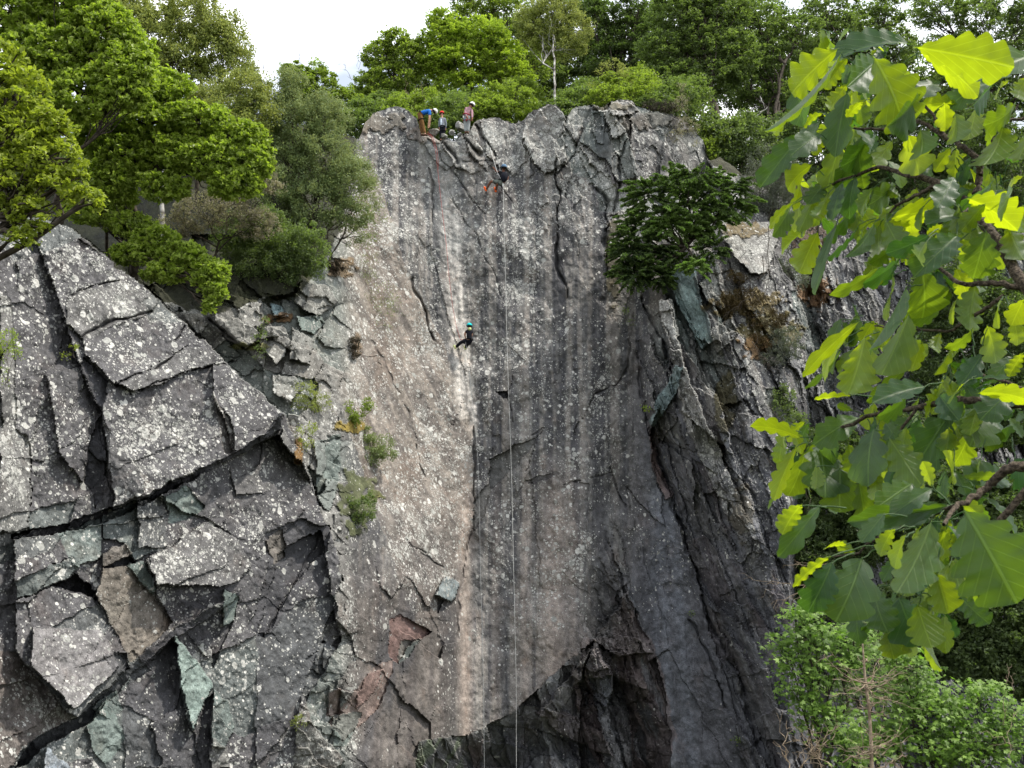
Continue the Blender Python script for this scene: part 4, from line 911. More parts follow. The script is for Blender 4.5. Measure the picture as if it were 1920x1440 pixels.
for lab_, sd_ in (('bare stick-like treetop poking highest above the skyline gap', [(672, 130, 4, -60), (690, 120, -18, -20), (660, 150, -16, -30)]), ('short bare treetop above the low bushy skyline oak', [(560, 130, 2, -26)]),
                  ('short bare treetop beside the willow crown against the sky', [(500, 150, -6, -30)])):
    twigs('bare_branch', lab_, sd_, 60, 1.2, 8, BARK)
twigs('bare_branch', 'white dead branch showing in the dark woods right of the great oak', [(1410, 225, 30, -25), (1400, 210, 24, -10), (1425, 180, 8, 20)], 56.5, .6, 3, PALEBARK, .03)
twigs('bare_branch', 'brown bare stems among the ivy right of the ribs', [(1430, 850, 60, 100), (1450, 900, 70, -30), (1480, 930, 30, 100), (1500, 860, 20, 120), (1440, 760, 50, 60)], 46.5, 1.6, 6, BARK, .016, -.4)
# --- sycamore and dead spruce, lower right
def palm_leaves(cent, size, tone):
    """five lobed sycamore leaves facing mostly up and toward the open quarry"""
    n = len(cent)
    ang = np.array([0, 36, 50, 78, 100, 140, 180, 220, 260, 282, 310, 324]) * math.pi / 180
    rad = np.array([1.0, .45, .92, .42, .7, .35, .12, .35, .7, .42, .92, .45])
    nrm = rng.normal(0, .45, (n, 3)) + np.array([.1, -.5, .9]); nrm /= np.linalg.norm(nrm, axis=1)[:, None]
    ax = rng.normal(0, .7, (n, 3)) + np.array([0, -.4, -.5]); ax -= nrm * (ax * nrm).sum(1)[:, None]; ax /= np.linalg.norm(ax, axis=1)[:, None]
    sd_ = np.cross(nrm, ax); s = size * (.6 + .7 * rng.random(n))
    P_ = cent[:, None, :] + s[:, None, None] * .55 * (rad * np.cos(ang))[None, :, None] * ax[:, None, :] + s[:, None, None] * .55 * (rad * np.sin(ang))[None, :, None] * sd_[:, None, :] \
        - nrm[:, None, :] * (s[:, None] * .10 * rad[None, :] ** 2)[..., None]
    allv = np.concatenate([cent[:, None, :], P_], 1).reshape(-1, 3)
    k = np.arange(n)[:, None, None] * 13; i = np.arange(12)
    tri = np.stack([np.zeros(12, int), i + 1, (i + 1) % 12 + 1], -1)[None]
    return allv, (k + tri).reshape(-1, 3), np.repeat(tone, 13)
def sycamore(label, blobs, Yd, base, size, n_per, mat='syc'):
    b3 = W(*base, Yd + .5); root = empty('sycamore_tree', b3); tag(root, label, 'tree')
    V_, F_, T_, nv = [], [], [], 0; paths = []
    for (u, v, ru_, rv_) in blobs:
        c = W(u, v, Yd); px = float(PX(v, Yd)); n = int(n_per * ru_ * rv_ / 900)
        lp = wob(b3, c, 8, .2); paths.append((lp, np.linspace(.05, .015, 8)))
        d = rng.normal(0, 1, (n, 3)); d /= np.linalg.norm(d, axis=1)[:, None]; d *= (rng.random((n, 1)) ** .5)
        sp = c + d * np.array([ru_ * px, (ru_ + rv_) / 2 * px * .8, rv_ * px])
        for q in sp[::4]: paths.append((wob(lp[rng.integers(4, 8)], q, 5, .25), np.linspace(.014, .005, 5)))
        m = 9
        off = rng.normal(0, 1, (n, m, 3)) * np.array([.20, .20, .07]); off[..., 2] -= .0
        cen = (sp[:, None, :] + off).reshape(-1, 3)
        vv, ff, tt = palm_leaves(cen, size, np.clip(np.repeat(rng.random(n), m) * .5 + rng.random(n * m) * .5, 0, 1))
        V_.append(vv); F_.append(ff + nv); T_.append(tt); nv += len(vv)
    mesh_obj('crown', np.concatenate(V_), np.concatenate(F_), LM[mat], root, attrs={'tone': np.concatenate(T_)})
    v, f = tubes(paths); mesh_obj('trunk', v, f, BARK, root, smooth=True)
sycamore('light green sycamore sapling left of the dead spruce', [(1520, 1190, 60, 50), (1480, 1230, 40, 50), (1560, 1250, 60, 50), (1500, 1300, 50, 40), (1600, 1200, 50, 50), (1550, 1340, 60, 40), (1500, 1150, 36, 24), (1590, 1400, 60, 50)], 30, (1540, 1480), .20, 15)
sycamore('light green sycamore filling the bottom right corner', [(1700, 1260, 60, 40), (1720, 1320, 80, 50), (1800, 1330, 70, 50), (1660, 1380, 70, 50), (1760, 1400, 90, 50), (1860, 1400, 80, 50), (1900, 1340, 50, 40), (1840, 1290, 40, 24), (1680, 1220, 40, 30)], 28, (1760, 1500), .19, 16)
sycamore('darker sycamore behind the dead spruce top', [(1640, 1200, 60, 60), (1680, 1290, 70, 60), (1600, 1290, 60, 60)], 33, (1640, 1480), .19, 15, 'mid')
ds = empty('dead_spruce', W(1636, 1500, 24)); tag(ds, 'dead spruce, bare stem with tiers of pale twigs in front of the sycamores', 'dead tree')
tp = W([1636, 1634, 1630, 1622, 1618, 1616], [1500, 1400, 1330, 1270, 1215, 1190], 24); v, f = tubes([(tp, np.array([.05, .042, .036, .03, .018, .008]))]); mesh_obj('trunk', v, f, DEAD, ds, smooth=True)
pp = []
for (v0, L, n) in ((1288, .95, 26), (1330, .55, 10), (1240, .3, 6), (1380, .5, 8), (1410, .8, 16)):
    for k in range(n):
        c = W(1627 + (v0 - 1300) * .06, v0 + rng.normal(0, 8), 24); a = rng.uniform(0, 2 * math.pi); d = np.array([math.cos(a), math.sin(a), rng.normal(-.05, .3)]); l_ = L * rng.uniform(.4, 1)
        t = wob(c, c + d * l_, 6, .25); t[:, 2] += np.linspace(0, 1, 6) ** 2 * l_ * rng.uniform(-.1, .5); pp.append((t, np.linspace(.011, .003, 6)))
        for j in range(3):
            i = rng.integers(2, 6); q = wob(t[i], t[i] + (d * .6 + rng.normal(0, .5, 3)) * l_ * .35, 4, .3); pp.append((q, np.linspace(.005, .002, 4)))
    v, f = tubes(pp, 4); mesh_obj('branch_tier', v, f, DEAD, ds, smooth=True); pp = []

twigs('dead_brushwood', 'heap of pale dead brushwood at the bottom edge left of the dead spruce', [(1560, 1440, -60, -50), (1540, 1440, -20, -70), (1500, 1440, 30, -40), (1580, 1430, 60, -30), (1620, 1450, 80, -30), (1480, 1440, -10, -60), (1520, 1430, 50, -80)], 25, 1.1, 10, DEAD, .014, 0)
twigs('bare_branch', 'thin bare stems in the bottom right corner', [(1900, 1400, -50, -30), (1880, 1360, 10, -90), (1900, 1300, -10, -50), (1890, 1420, 20, -90)], 26, .8, 4, DEAD, .009, 0)

# ------------------------------------------------------------------ people
def skin(name, chains, mat, parent=None, sub=2, root=0, offset=0.0):
    """chains: list of lists of (key or None, point, radius); points repeated by key are joined -> one continuous skinned mesh"""
    vs, rs, es, keys = [], [], [], {}
    for ch in chains:
        prev = None
        for key, p, rad in ch:
            if key in keys: i = keys[key]
            else:
                i = len(vs); vs.append(p); rs.append(rad + offset)
                if key: keys[key] = i
            if prev is not None and prev != i: es.append((prev, i))
            prev = i
    org = parent_world(parent) if parent is not None else np.zeros(3)
    me = bpy.data.meshes.new(name); me.from_pydata([tuple(np.array(p) - org) for p in vs], es, [])
    o = bpy.data.objects.new(name + '_tmp', me); col.objects.link(o)
    sk = o.modifiers.new('s', 'SKIN'); sk.branch_smoothing = .6
    sb = o.modifiers.new('u', 'SUBSURF'); sb.levels = sub; sb.render_levels = sub
    for i, rr in enumerate(rs):
        d = me.skin_vertices[0].data[i]; d.radius = (rr, rr); d.use_root = (i == root)
    dg = bpy.context.evaluated_depsgraph_get(); dg.update()
    m2 = bpy.data.meshes.new_from_object(o.evaluated_get(dg))
    bpy.data.objects.remove(o); m2.name = name
    m2.materials.clear(); m2.materials.append(mat)
    m2.polygons.foreach_set('use_smooth', np.ones(len(m2.polygons), bool))
    n = bpy.data.objects.new(name, m2); col.objects.link(n)
    if parent is not None: n.parent = parent
    return n
def ellipsoid(c, r, tilt=(0, 0), cut=-1.0, seg=20, rings=12):
    """dome or ball; cut = lowest height kept, tilt rotates about x then y"""
    vs = []; th = np.linspace(math.acos(max(-1, cut)), 0, rings)
    for t in th:
        for k in range(seg):
            a = 2 * math.pi * k / seg; vs.append((math.sin(t) * math.cos(a) * r[0], math.sin(t) * math.sin(a) * r[1], math.cos(t) * r[2]))
    vs = np.array(vs); ax, ay = tilt
    Rx = np.array([[1, 0, 0], [0, math.cos(ax), -math.sin(ax)], [0, math.sin(ax), math.cos(ax)]]); Ry = np.array([[math.cos(ay), 0, math.sin(ay)], [0, 1, 0], [-math.sin(ay), 0, math.cos(ay)]])
    vs = vs @ Rx.T @ Ry.T + np.array(c)
    f = [(i * seg + k, i * seg + (k + 1) % seg, (i + 1) * seg + (k + 1) % seg, (i + 1) * seg + k) for i in range(rings - 1) for k in range(seg)]
    f.append(tuple(reversed(range(seg))))
    return vs, f
def ringtube(c, r, rad, tilt=(0, 0), seg=20):
    a = np.linspace(0, 2 * math.pi, seg + 1); p = np.stack([np.cos(a) * r[0], np.sin(a) * r[1], 0 * a], 1); ax, ay = tilt
    Rx = np.array([[1, 0, 0], [0, math.cos(ax), -math.sin(ax)], [0, math.sin(ax), math.cos(ax)]]); Ry = np.array([[math.cos(ay), 0, math.sin(ay)], [0, 1, 0], [-math.sin(ay), 0, math.cos(ay)]])
    return tubes([(p @ Rx.T @ Ry.T + np.array(c), rad)], 6)
SKINP = plain('pale_skin', (0.48, 0.27, 0.19), .5, .08); SKIND = plain('brown_skin', (0.15, 0.065, 0.04), .5, .08); SKINM = plain('tan_skin', (0.33, 0.16, 0.10), .5, .08)
def colm(n, c, rough=.8): return plain(n, c, rough, .12, 14)
M_ = dict(blue=colm('blue_cotton', (0.01, 0.12, 0.45)), brown=colm('brown_canvas', (0.15, 0.075, 0.025)), black=colm('black_nylon', (0.007, 0.007, 0.009)), white=colm('white_shell', (0.75, 0.75, 0.72), .35),
          red=colm('red_shell', (0.60, 0.03, 0.03), .35), grey=colm('grey_fleece', (0.17, 0.19, 0.22)), lite=colm('pale_cotton', (0.5, 0.58, 0.66)), navy=colm('navy_cotton', (0.007, 0.008, 0.014)), pink=colm('dusty_pink_cotton', (0.36, 0.21, 0.24)),
          ltgrey=colm('light_grey_trousers', (0.27, 0.29, 0.29)), maroon=colm('red_webbing', (0.30, 0.02, 0.04)), teal=colm('teal_shell', (0.01, 0.48, 0.50), .35), lime=colm('pale_lime_fabric', (0.55, 0.62, 0.28)), orange=colm('orange_rubber', (0.80, 0.12, 0.02)),
          short=colm('grey_green_shorts', (0.16, 0.18, 0.16)), steel=colm('blue_grey_shell', (0.10, 0.17, 0.26), .35), rope_r=colm('red_rope', (0.42, 0.10, 0.09)), rope_w=colm('white_rope', (0.55, 0.55, 0.53)), rope_d=colm('grey_rope', (0.30, 0.31, 0.31)),
          hair=colm('dark_hair', (0.02, 0.014, 0.01)), boot=colm('brown_leather', (0.09, 0.05, 0.03)))
def person(label, Yd, J, skinm, shirt, trousers, shoes, helmet, hair='hair', sleeve='short', legcut=1.0, scale=1.0, face=(0, -1, 0), htilt=(0, 0), extra=None, hipw=.10):
    """J: joints as (u, v, depth offset m): head neck sl sr el er hl hr hip pl pr kl kr al ar tl tr chest"""
    P3 = {k: W(p[0], p[1], Yd + (p[2] if len(p) > 2 else 0)) for k, p in J.items()}
    s = scale
    foot = (P3['al'] + P3['ar']) / 2
    root = empty('person', foot); tag(root, label, 'person', None)
    face = np.array(face, float); face /= np.linalg.norm(face)
    H = P3['head']; up = H - P3['neck']; up /= np.linalg.norm(up) + 1e-6
    ch = [[('hip', P3['hip'], .095 * s), ('waist', P3['hip'] * .55 + P3['chest'] * .45, .09 * s), ('chest', P3['chest'], .12 * s), ('nb', P3['chest'] * .35 + P3['neck'] * .65, .085 * s), ('neck', P3['neck'], .078 * s), ('jaw', P3['neck'] * .35 + H * .65 + face * .015, .095 * s), ('head', H + up * .0, .118 * s), ('crown', H + up * .06, .09 * s)],
          [('jaw', None, 0), ('nose', P3['neck'] * .2 + H * .8 + face * .115 * s, .014 * s)]]
    ch[1][0] = ch[0][5]
    def hand(hk, e, h):
        d = h - e; d /= np.linalg.norm(d) + 1e-6; sd2 = np.cross(d, face); sd2 /= np.linalg.norm(sd2) + 1e-6
        palm = h + d * .045 * s; out = [[(hk, h, .026 * s), (hk + 'p', palm, .032 * s)]]
        for i, (o, l) in enumerate(((-.03, .060), (-.011, .072), (.009, .067), (.027, .052))):
            k0 = palm + sd2 * o * s + d * .03 * s; out.append([(hk + 'p', palm, .032 * s), (f'{hk}f{i}', k0, .010 * s), (None, k0 + d * l * .5 * s + face * .012 * s, .009 * s), (None, k0 + d * l * .85 * s + face * .035 * s, .007 * s)])
        out.append([(hk + 'p', palm, .032 * s), (None, palm - sd2 * .045 * s + d * .01 * s, .011 * s), (None, palm - sd2 * .055 * s + d * .045 * s, .009 * s)])
        return out
    arms = {}
    for q in 'lr':
        sh, el, ha = P3['s' + q], P3['e' + q], P3['h' + q]
        arms[q] = [('chest', P3['chest'], .12 * s), ('s' + q, sh, .070 * s), ('e' + q, el, .052 * s), ('h' + q, ha, .033 * s)]
        ch.append(arms[q]); ch += hand('h' + q, el, ha)
    for q in 'lr':
        ch.append([('hip', P3['hip'], .095 * s), ('p' + q, P3['p' + q], .082 * s), ('k' + q, P3['k' + q], .072 * s), ('c' + q, P3['k' + q] * .65 + P3['a' + q] * .35, .070 * s), ('a' + q, P3['a' + q], .048 * s), ('t' + q, P3['t' + q], .030 * s)])
    skin('body', ch, skinm, root)
    s = s * 1.22
    # shirt
    k = .42 if sleeve == 'short' else 1.0
    sc_ = [[('hip', P3['hip'] * 1.12 - P3['chest'] * .12, .138 * s), ('waist', P3['hip'] * .5 + P3['chest'] * .5, .135 * s), ('chest', P3['chest'], .16 * s), ('nb', P3['chest'] * .2 + P3['neck'] * .8, .10 * s)]]
    for q in 'lr':
        a = [('chest', P3['chest'], .16 * s), ('s' + q, P3['s' + q], .078 * s)]
        if k < 1: a.append(('x' + q, P3['s' + q] * .35 + P3['e' + q] * .65, .066 * s))
        else: a += [('e' + q, P3['e' + q], .056 * s), ('h' + q, P3['h' + q] * .92 + P3['e' + q] * .08, .042 * s)]
        sc_.append(a)
    if shirt: skin('shirt' if sleeve == 'short' else 'jacket', sc_, M_[shirt], root)
    tr = []
    for q in 'lr':
        a = [('hip', P3['hip'] * .72 + P3['chest'] * .28, .135 * s), ('p' + q, P3['p' + q], .118 * s)]
        if legcut < 1: a.append(('m' + q, P3['p' + q] * .15 + P3['k' + q] * .85, .09 * s))
        else: a += [('k' + q, P3['k' + q], .082 * s), ('a' + q, P3['a' + q] * .93 + P3['k' + q] * .07, .066 * s)]
        tr.append(a)
    skin('trousers' if legcut >= 1 else 'shorts', tr, M_[trousers], root)
    for q in 'lr':
        d = P3['t' + q] - P3['a' + q]; d /= np.linalg.norm(d) + 1e-6
        skin('shoe', [[('a', P3['a' + q], .05 * s), ('b', P3['a' + q] + d * .10 * s, .052 * s), ('c', P3['t' + q], .042 * s)], [('a', P3['a' + q], .05 * s), ('h', P3['a' + q] - d * .05 * s + (P3['a' + q] - P3['k' + q]) * .08, .038 * s)]], M_[shoes], root)
    s = s / 1.22
    v, f = ellipsoid(H + up * .035, (.158 * s, .170 * s, .158 * s), htilt, -.12); mesh_obj('helmet', v, f, M_[helmet], root, smooth=True)
    v, f = ringtube(H + up * .02, (.160 * s, .172 * s), .008 * s, htilt); mesh_obj('helmet_rim', v, f, M_['black'], root, smooth=True)
    if hair:
        v, f = ellipsoid(H + up * .02 - face * .02, (.128 * s, .13 * s, .13 * s), htilt, -.55); mesh_obj('hair', v, f, M_[hair], root, smooth=True)
    sdv = np.cross(face, [0, 0, 1]); sdv /= np.linalg.norm(sdv) + 1e-6
    for sg in (-1, 1):
        v, f = ellipsoid(H - up * .005 + face * .112 * s + sdv * sg * .034 * s, (.012 * s,) * 3, seg=8, rings=6); mesh_obj('eye', v, f, M_['hair'], root, smooth=True)
    # harness: belt and leg loops
    hv, hf = [], []; nb = 0
    t1 = P3['chest'] - P3['hip']; ay = math.atan2(t1[0], t1[2]); ax = -math.atan2(t1[1], math.hypot(t1[0], t1[2]))
    v, f = ringtube(P3['hip'] + t1 * .12, (.185 * s, .185 * s), .026 * s, (ax, ay)); mesh_obj('harness_belt', v, f, M_[extra or 'black'], root, smooth=True)
    for v, f in [ringtube(P3['p' + q] * .55 + P3['k' + q] * .45, (.135 * s, .135 * s), .02 * s, (-math.atan2((P3['p' + q] - P3['k' + q])[1], .01 + abs((P3['p' + q] - P3['k' + q])[2])), math.atan2((P3['p' + q] - P3['k' + q])[0], (P3['p' + q] - P3['k' + q])[2] + .01))) for q in 'lr']:
        mesh_obj('leg_loop', v, f, M_[extra or 'black'], root, smooth=True)
    return root, P3
RY = 51.6
Yb = float(Ys(794, 258)) + .05
p1, _ = person('person in blue T-shirt and brown trousers bending forward at the red rope', Yb,
  dict(head=(814, 208.5), neck=(809.5, 207), chest=(803, 208.5), sl=(806, 209, -.14), sr=(805.5, 208, .16), el=(805, 222, -.18), er=(807, 221, .14), hl=(803.2, 235, -.12), hr=(805.5, 235, .06), hip=(787.5, 214),
       pl=(787.5, 217, -.09), pr=(787.5, 217, .09), kl=(793, 234, -.1), kr=(790, 235, .1), al=(797, 252, -.12), ar=(791, 252, .1), tl=(802, 254, -.14), tr=(796, 254, .1)),
  SKINP, 'blue', 'brown', 'boot', 'white', face=(.6, -.25, -.75), htilt=(0, .9))
Yk = float(Ys(830, 266)) + .9
p2, _ = person('child in red helmet and grey jacket standing between the two adults on the rim', Yk,
  dict(head=(828.5, 213.4), neck=(828.8, 217.8), chest=(829.6, 225), sl=(825.2, 221.5), sr=(834, 222), el=(823.6, 231), er=(836.2, 232), hl=(823.4, 240), hr=(835.5, 241), hip=(829.8, 239),
       pl=(827.8, 241), pr=(832, 241), kl=(826.8, 251), kr=(832, 251), al=(826.5, 262), ar=(832, 262), tl=(826, 264, -.12), tr=(832.4, 264, -.12)),
  SKINP, 'grey', 'navy', 'boot', 'red', sleeve='long', scale=.80, face=(-.25, -.95, -.15))
v, f = ellipsoid(W(827.0, 229, Yk - .115), (.06, .03, .2), seg=14); mesh_obj('shirt', v, f, M_['lite'], p2, smooth=True)
Yp = float(Ys(874, 255)) + .12
p3, _ = person('person in dusty pink top, white helmet and light grey trousers on the rim', Yp,
  dict(head=(884.4, 197.2), neck=(881.6, 200.5), chest=(877.5, 206), sl=(873.4, 203.5), sr=(884, 205, .05), el=(872.5, 212, -.08), er=(885.2, 214, -.05), hl=(876, 219.5, -.2), hr=(885.3, 222, -.14), hip=(874.5, 217.5),
       pl=(872.5, 220), pr=(877.6, 220), kl=(873, 234.5), kr=(878.3, 234.5), al=(873.2, 248.5), ar=(877.3, 248.5), tl=(872.4, 250, .1), tr=(878, 250, .1)),
  SKINM, 'pink', 'ltgrey', 'boot', 'white', sleeve='long', face=(.6, .5, -.5), htilt=(0, .45), extra='maroon')
for (a, b, c) in ((868.6, 220, 'white'), (871, 224, 'steel'), (874.5, 226, 'maroon'), (877.5, 223.5, 'rope_d')):
    v, f = tubes([(W([a, a + .3, a + .2, a - .3, a], [b - 2.5, b - 1, b + 1.5, b + 1, b - 2.3], Yp - .2), .022)], 6); mesh_obj('carabiner', v, f, M_[c], p3, smooth=True)
Ya = float(Ys(912, 352)) - .55
p4, _ = person('abseiler in dark top, shorts and orange shoes leaning back high on the main wall', Ya,
  dict(head=(944.9, 314.4, -.10), neck=(944.6, 319), chest=(944, 327), sl=(938.2, 323.6, -.02), sr=(950.8, 325, -.02), el=(931.5, 322, .12), er=(952.3, 335, .0), hl=(926.5, 315.8, .22), hr=(946.5, 340.5, -.12), hip=(940.5, 340.3, .02),
       pl=(937.5, 341, .02), pr=(942, 342, -.04), kl=(920.4, 340.5, .12), kr=(931.8, 346.5, .05), al=(911.3, 356, .30), ar=(929.6, 357.6, .30), tl=(907.6, 350, .45), tr=(927.4, 351, .45)),
  SKIND, 'black', 'short', 'orange', 'steel', legcut=.5, face=(-.5, .8, .1), htilt=(.2, .1))
v, f = ellipsoid(W(945.5, 331.5, Ya - .22), (.19, .13, .28), (0, .12), seg=18); mesh_obj('backpack', v, f, M_['navy'], p4, smooth=True)
for q, kx, ax_ in ((0, (917.5, 345.5), (912, 355)), (1, (931, 350.5), (929.7, 356.5))):
    v, f = tubes([(np.array([W(*kx, Ya + .2), W(*ax_, Ya + .3)]), [.055, .05])], 10); mesh_obj('sock', v, f, M_['black'], p4, smooth=True)
v, f = ellipsoid(W(943.3, 346.2, Ya - .1), (.04, .04, .14), seg=12); mesh_obj('rope_bag', v, f, M_['white'], p4, smooth=True)
Yq = float(Ys(852, 652)) - .5
p5, _ = person('abseiler in black clothes with teal helmet halfway down the pale dust streak', Yq,
  dict(head=(880.1, 612.0), neck=(880.3, 616.4), chest=(879.3, 624), sl=(874, 620.4), sr=(885, 621), el=(871.4, 627.3, .02), er=(884.5, 630, .1), hl=(872.8, 633.5, .14), hr=(876, 637, .2), hip=(880, 637.5),
       pl=(877.5, 639), pr=(881.6, 640), kl=(864, 641.7, .08), kr=(875.2, 646.5, .12), al=(854.2, 652, .28), ar=(873, 652.6, .30), tl=(850.8, 647.5, .42), tr=(870.4, 649.5, .42)),
  SKINP, 'navy', 'navy', 'lime', 'teal', face=(-.3, .9, -.1), scale=.9)
v, f = ellipsoid(W(880.6, 617, Yq - .05), (.085, .085, .09), seg=14); mesh_obj('neck_scarf', v, f, M_['lime'], p5, smooth=True)
Yh = 46.5
p6, _ = person('dark clothed person almost hidden behind the willow leaves left of the main wall', Yh,
  dict(head=(564.5, 291.5, -.1), neck=(563, 297), chest=(562, 304), sl=(557, 301), sr=(568, 301.5), el=(555, 310), er=(571, 311, -.1), hl=(559, 318, -.2), hr=(569, 320, -.2), hip=(563, 322), pl=(560, 324), pr=(566, 324), kl=(559, 342), kr=(568, 342), al=(558, 358), ar=(568, 358), tl=(557, 361, -.15), tr=(570, 361, -.15)),
  SKINM, 'navy', 'black', 'boot', 'orange', sleeve='long', face=(.2, -.9, -.3))
# ------------------------------------------------------------------ ropes
def rope(label, pts, mat, rad=.011, dy=-.1, Yfix=None):
    u = [p[0] for p in pts]; v = [p[1] for p in pts]; n = 60
    t = np.linspace(0, 1, len(pts)); tt = np.linspace(0, 1, n); uu = np.interp(tt, t, u); vv = np.interp(tt, t, v)
    yy = Ys(uu, vv) + dy if Yfix is None else np.interp(tt, t, Yfix)
    if Yfix is None:
        for _ in range(4): yy = np.minimum(yy, np.convolve(np.pad(yy, 3, 'edge'), np.ones(7) / 7, 'valid'))
    a, b = tubes([(W(uu, vv, yy), rad)], 6); o = mesh_obj('rope', a, b, mat, smooth=True); tag(o, label, 'rope')
rope('red rope running from the rim down to the abseiler in black', [(800, 250), (808, 256), (813, 268), (817, 285), (821, 320), (825, 360), (831, 410), (837, 460), (842, 520), (848, 570), (855, 610), (863, 637), (872, 636)], M_['rope_r'], .010, -.3)
rope('second strand of red rope lying close beside the first at the rim', [(801, 247), (811, 256), (816, 268), (820, 285), (822, 305), (822, 318)], M_['rope_r'], .010, -.25)
rope('white rope from the rim to the hands of the abseiler in orange shoes', [(906, 222), (909, 236), (914, 256), (921, 285), (926, 302), (932, 322), (940, 338)], M_['rope_w'], .013, Yfix=[53.4, 52.9, 52.6, Ya + .35, Ya + .2, Ya - .05, Ya - .15])
rope('thin dark rope beside the white one above the abseiler', [(914, 224), (922, 250), (930, 285), (937, 315), (941, 336)], M_['rope_d'], .009, Yfix=[53.4, 52.9, 52.4, Ya + .3, Ya - .1])
rope('long white rope hanging from the upper abseiler down past the cave', [(943.5, 348), (945, 420), (948, 520), (950, 620), (953, 720), (957, 820), (960, 920), (962, 1020), (965, 1150), (968, 1280), (968, 1440), (969, 1490)], M_['rope_w'], .0095,
     Yfix=[Ya - .1, 51.0, 50.6, 50.3, 50.0, 49.7, 49.4, 49.1, 48.8, 48.5, 48.1, 48.0])
rope('thin grey rope tail hanging below the lower abseiler to the cave mouth', [(873, 640), (880, 700), (890, 790), (896, 860), (899, 960), (901, 1080), (905, 1200), (907, 1320), (908, 1440), (908, 1490)], M_['rope_d'], .009,
     Yfix=[Yq - .05, 50.2, 49.9, 49.7, 49.3, 49.0, 48.6, 48.2, 47.8, 47.7])
# loose boulders on the rim
def boulder(label, u, v, r0, Yd, seed, c='L'):
    me_v, me_f = ellipsoid((0, 0, 0), (1, 1, 1), seg=28, rings=20)
    n = me_v / np.linalg.norm(me_v, axis=1)[:, None]; g = np.random.default_rng(seed); rr = np.ones(len(n))
    for k in range(14):
        d = g.normal(0, 1, 3); d /= np.linalg.norm(d); h = g.uniform(.48, .82); dp = n @ d; rr = np.where(dp * rr > h, h / np.maximum(dp, .1), rr)
    px = float(PX(v, Yd)); vv = n * rr[:, None] * np.array(r0)[None, :] * px + W(u, v, Yd)
    o = mesh_obj('boulder', vv, me_f, ROCK, attrs={'col': np.tile(np.array(C[c]) * 1.1, (len(vv), 1)), 'lich': np.full(len(vv), .3)}); tag(o, label, 'boulder', 'boulders on the rim')
boulder('round boulder on the rim in front of the child', 832, 256, (8, 6, 7), 52.4, 1)
boulder('tall round boulder right of the child', 848, 248, (7, 6, 8), 52.9, 2)
boulder('large angular boulder leaning left of the person in pink', 864, 238, (11, 9, 14), 53.2, 3)
boulder('low boulder at the feet of the person in pink', 862, 253, (8, 7, 7), 52.2, 4)
boulder('brown slab shaped boulder between the bending person and the child', 812, 250, (15, 9, 10), 52.3, 5, 'B')

# ------------------------------------------------------------------ overhanging oak branch close to the camera
def near_leaf_material():
    m, n, l = newmat('near_oak_leaf')
    out = N(n, 'ShaderNodeOutputMaterial'); bs = N(n, 'ShaderNodeBsdfPrincipled'); tr = N(n, 'ShaderNodeBsdfTranslucent')
    t = N(n, 'ShaderNodeAttribute', attribute_name='tone').outputs['Fac']
    la = N(n, 'ShaderNodeAttribute', attribute_name='across').outputs['Fac']; lt = N(n, 'ShaderNodeAttribute', attribute_name='along').outputs['Fac']
    aa = math_(n, l, 'ABSOLUTE', la)
    mid = mrange(n, l, aa, 0.015, 0.05, 1.0, 0.0)
    ph = math_(n, l, 'SUBTRACT', math_(n, l, 'MULTIPLY', lt, 6.0), math_(n, l, 'MULTIPLY', aa, 3.0))
    fr = math_(n, l, 'FRACT', ph); vv = math_(n, l, 'ABSOLUTE', math_(n, l, 'SUBTRACT', fr, 0.5))
    side = mrange(n, l, vv, 0.02, 0.06, 0.55, 0.0)
    vein = math_(n, l, 'MAXIMUM', mid, side)
    tc = N(n, 'ShaderNodeTexCoord').outputs['Object']
    q = N(n, 'ShaderNodeTexNoise'); q.inputs['Scale'].default_value = 60; q.inputs['Detail'].default_value = 4; l.new(tc, q.inputs['Vector'])
    q2 = N(n, 'ShaderNodeTexNoise'); q2.inputs['Scale'].default_value = 18; q2.inputs['Detail'].default_value = 3; l.new(tc, q2.inputs['Vector'])
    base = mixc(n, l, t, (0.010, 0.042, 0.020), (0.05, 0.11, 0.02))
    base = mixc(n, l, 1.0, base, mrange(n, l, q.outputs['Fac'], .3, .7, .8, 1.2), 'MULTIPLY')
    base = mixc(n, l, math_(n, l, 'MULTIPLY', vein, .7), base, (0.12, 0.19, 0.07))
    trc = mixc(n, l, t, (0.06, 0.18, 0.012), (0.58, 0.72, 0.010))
    trc = mixc(n, l, 1.0, trc, mrange(n, l, q2.outputs['Fac'], .3, .7, .82, 1.12), 'MULTIPLY')
    trc = mixc(n, l, 1.0, trc, math_(n, l, 'ADD', 1.0, math_(n, l, 'MULTIPLY', vein, .35)), 'MULTIPLY')
    l.new(base, bs.inputs['Base Color']); l.new(trc, tr.inputs['Color'])
    bs.inputs['Roughness'].default_value = .45; bs.inputs['Specular IOR Level'].default_value = .5
    b = N(n, 'ShaderNodeBump'); b.inputs['Strength'].default_value = .7; b.inputs['Distance'].default_value = .002
    h = math_(n, l, 'ADD', math_(n, l, 'MULTIPLY', vein, -1.0), math_(n, l, 'MULTIPLY', q.outputs['Fac'], .8))
    l.new(h, b.inputs['Height']); l.new(b.outputs[0], bs.inputs['Normal'])
    ms = N(n, 'ShaderNodeMixShader'); ms.inputs[0].default_value = .5
    l.new(bs.outputs[0], ms.inputs[1]); l.new(tr.outputs[0], ms.inputs[2]); l.new(ms.outputs[0], out.inputs[0])
    return m
NLM = near_leaf_material()
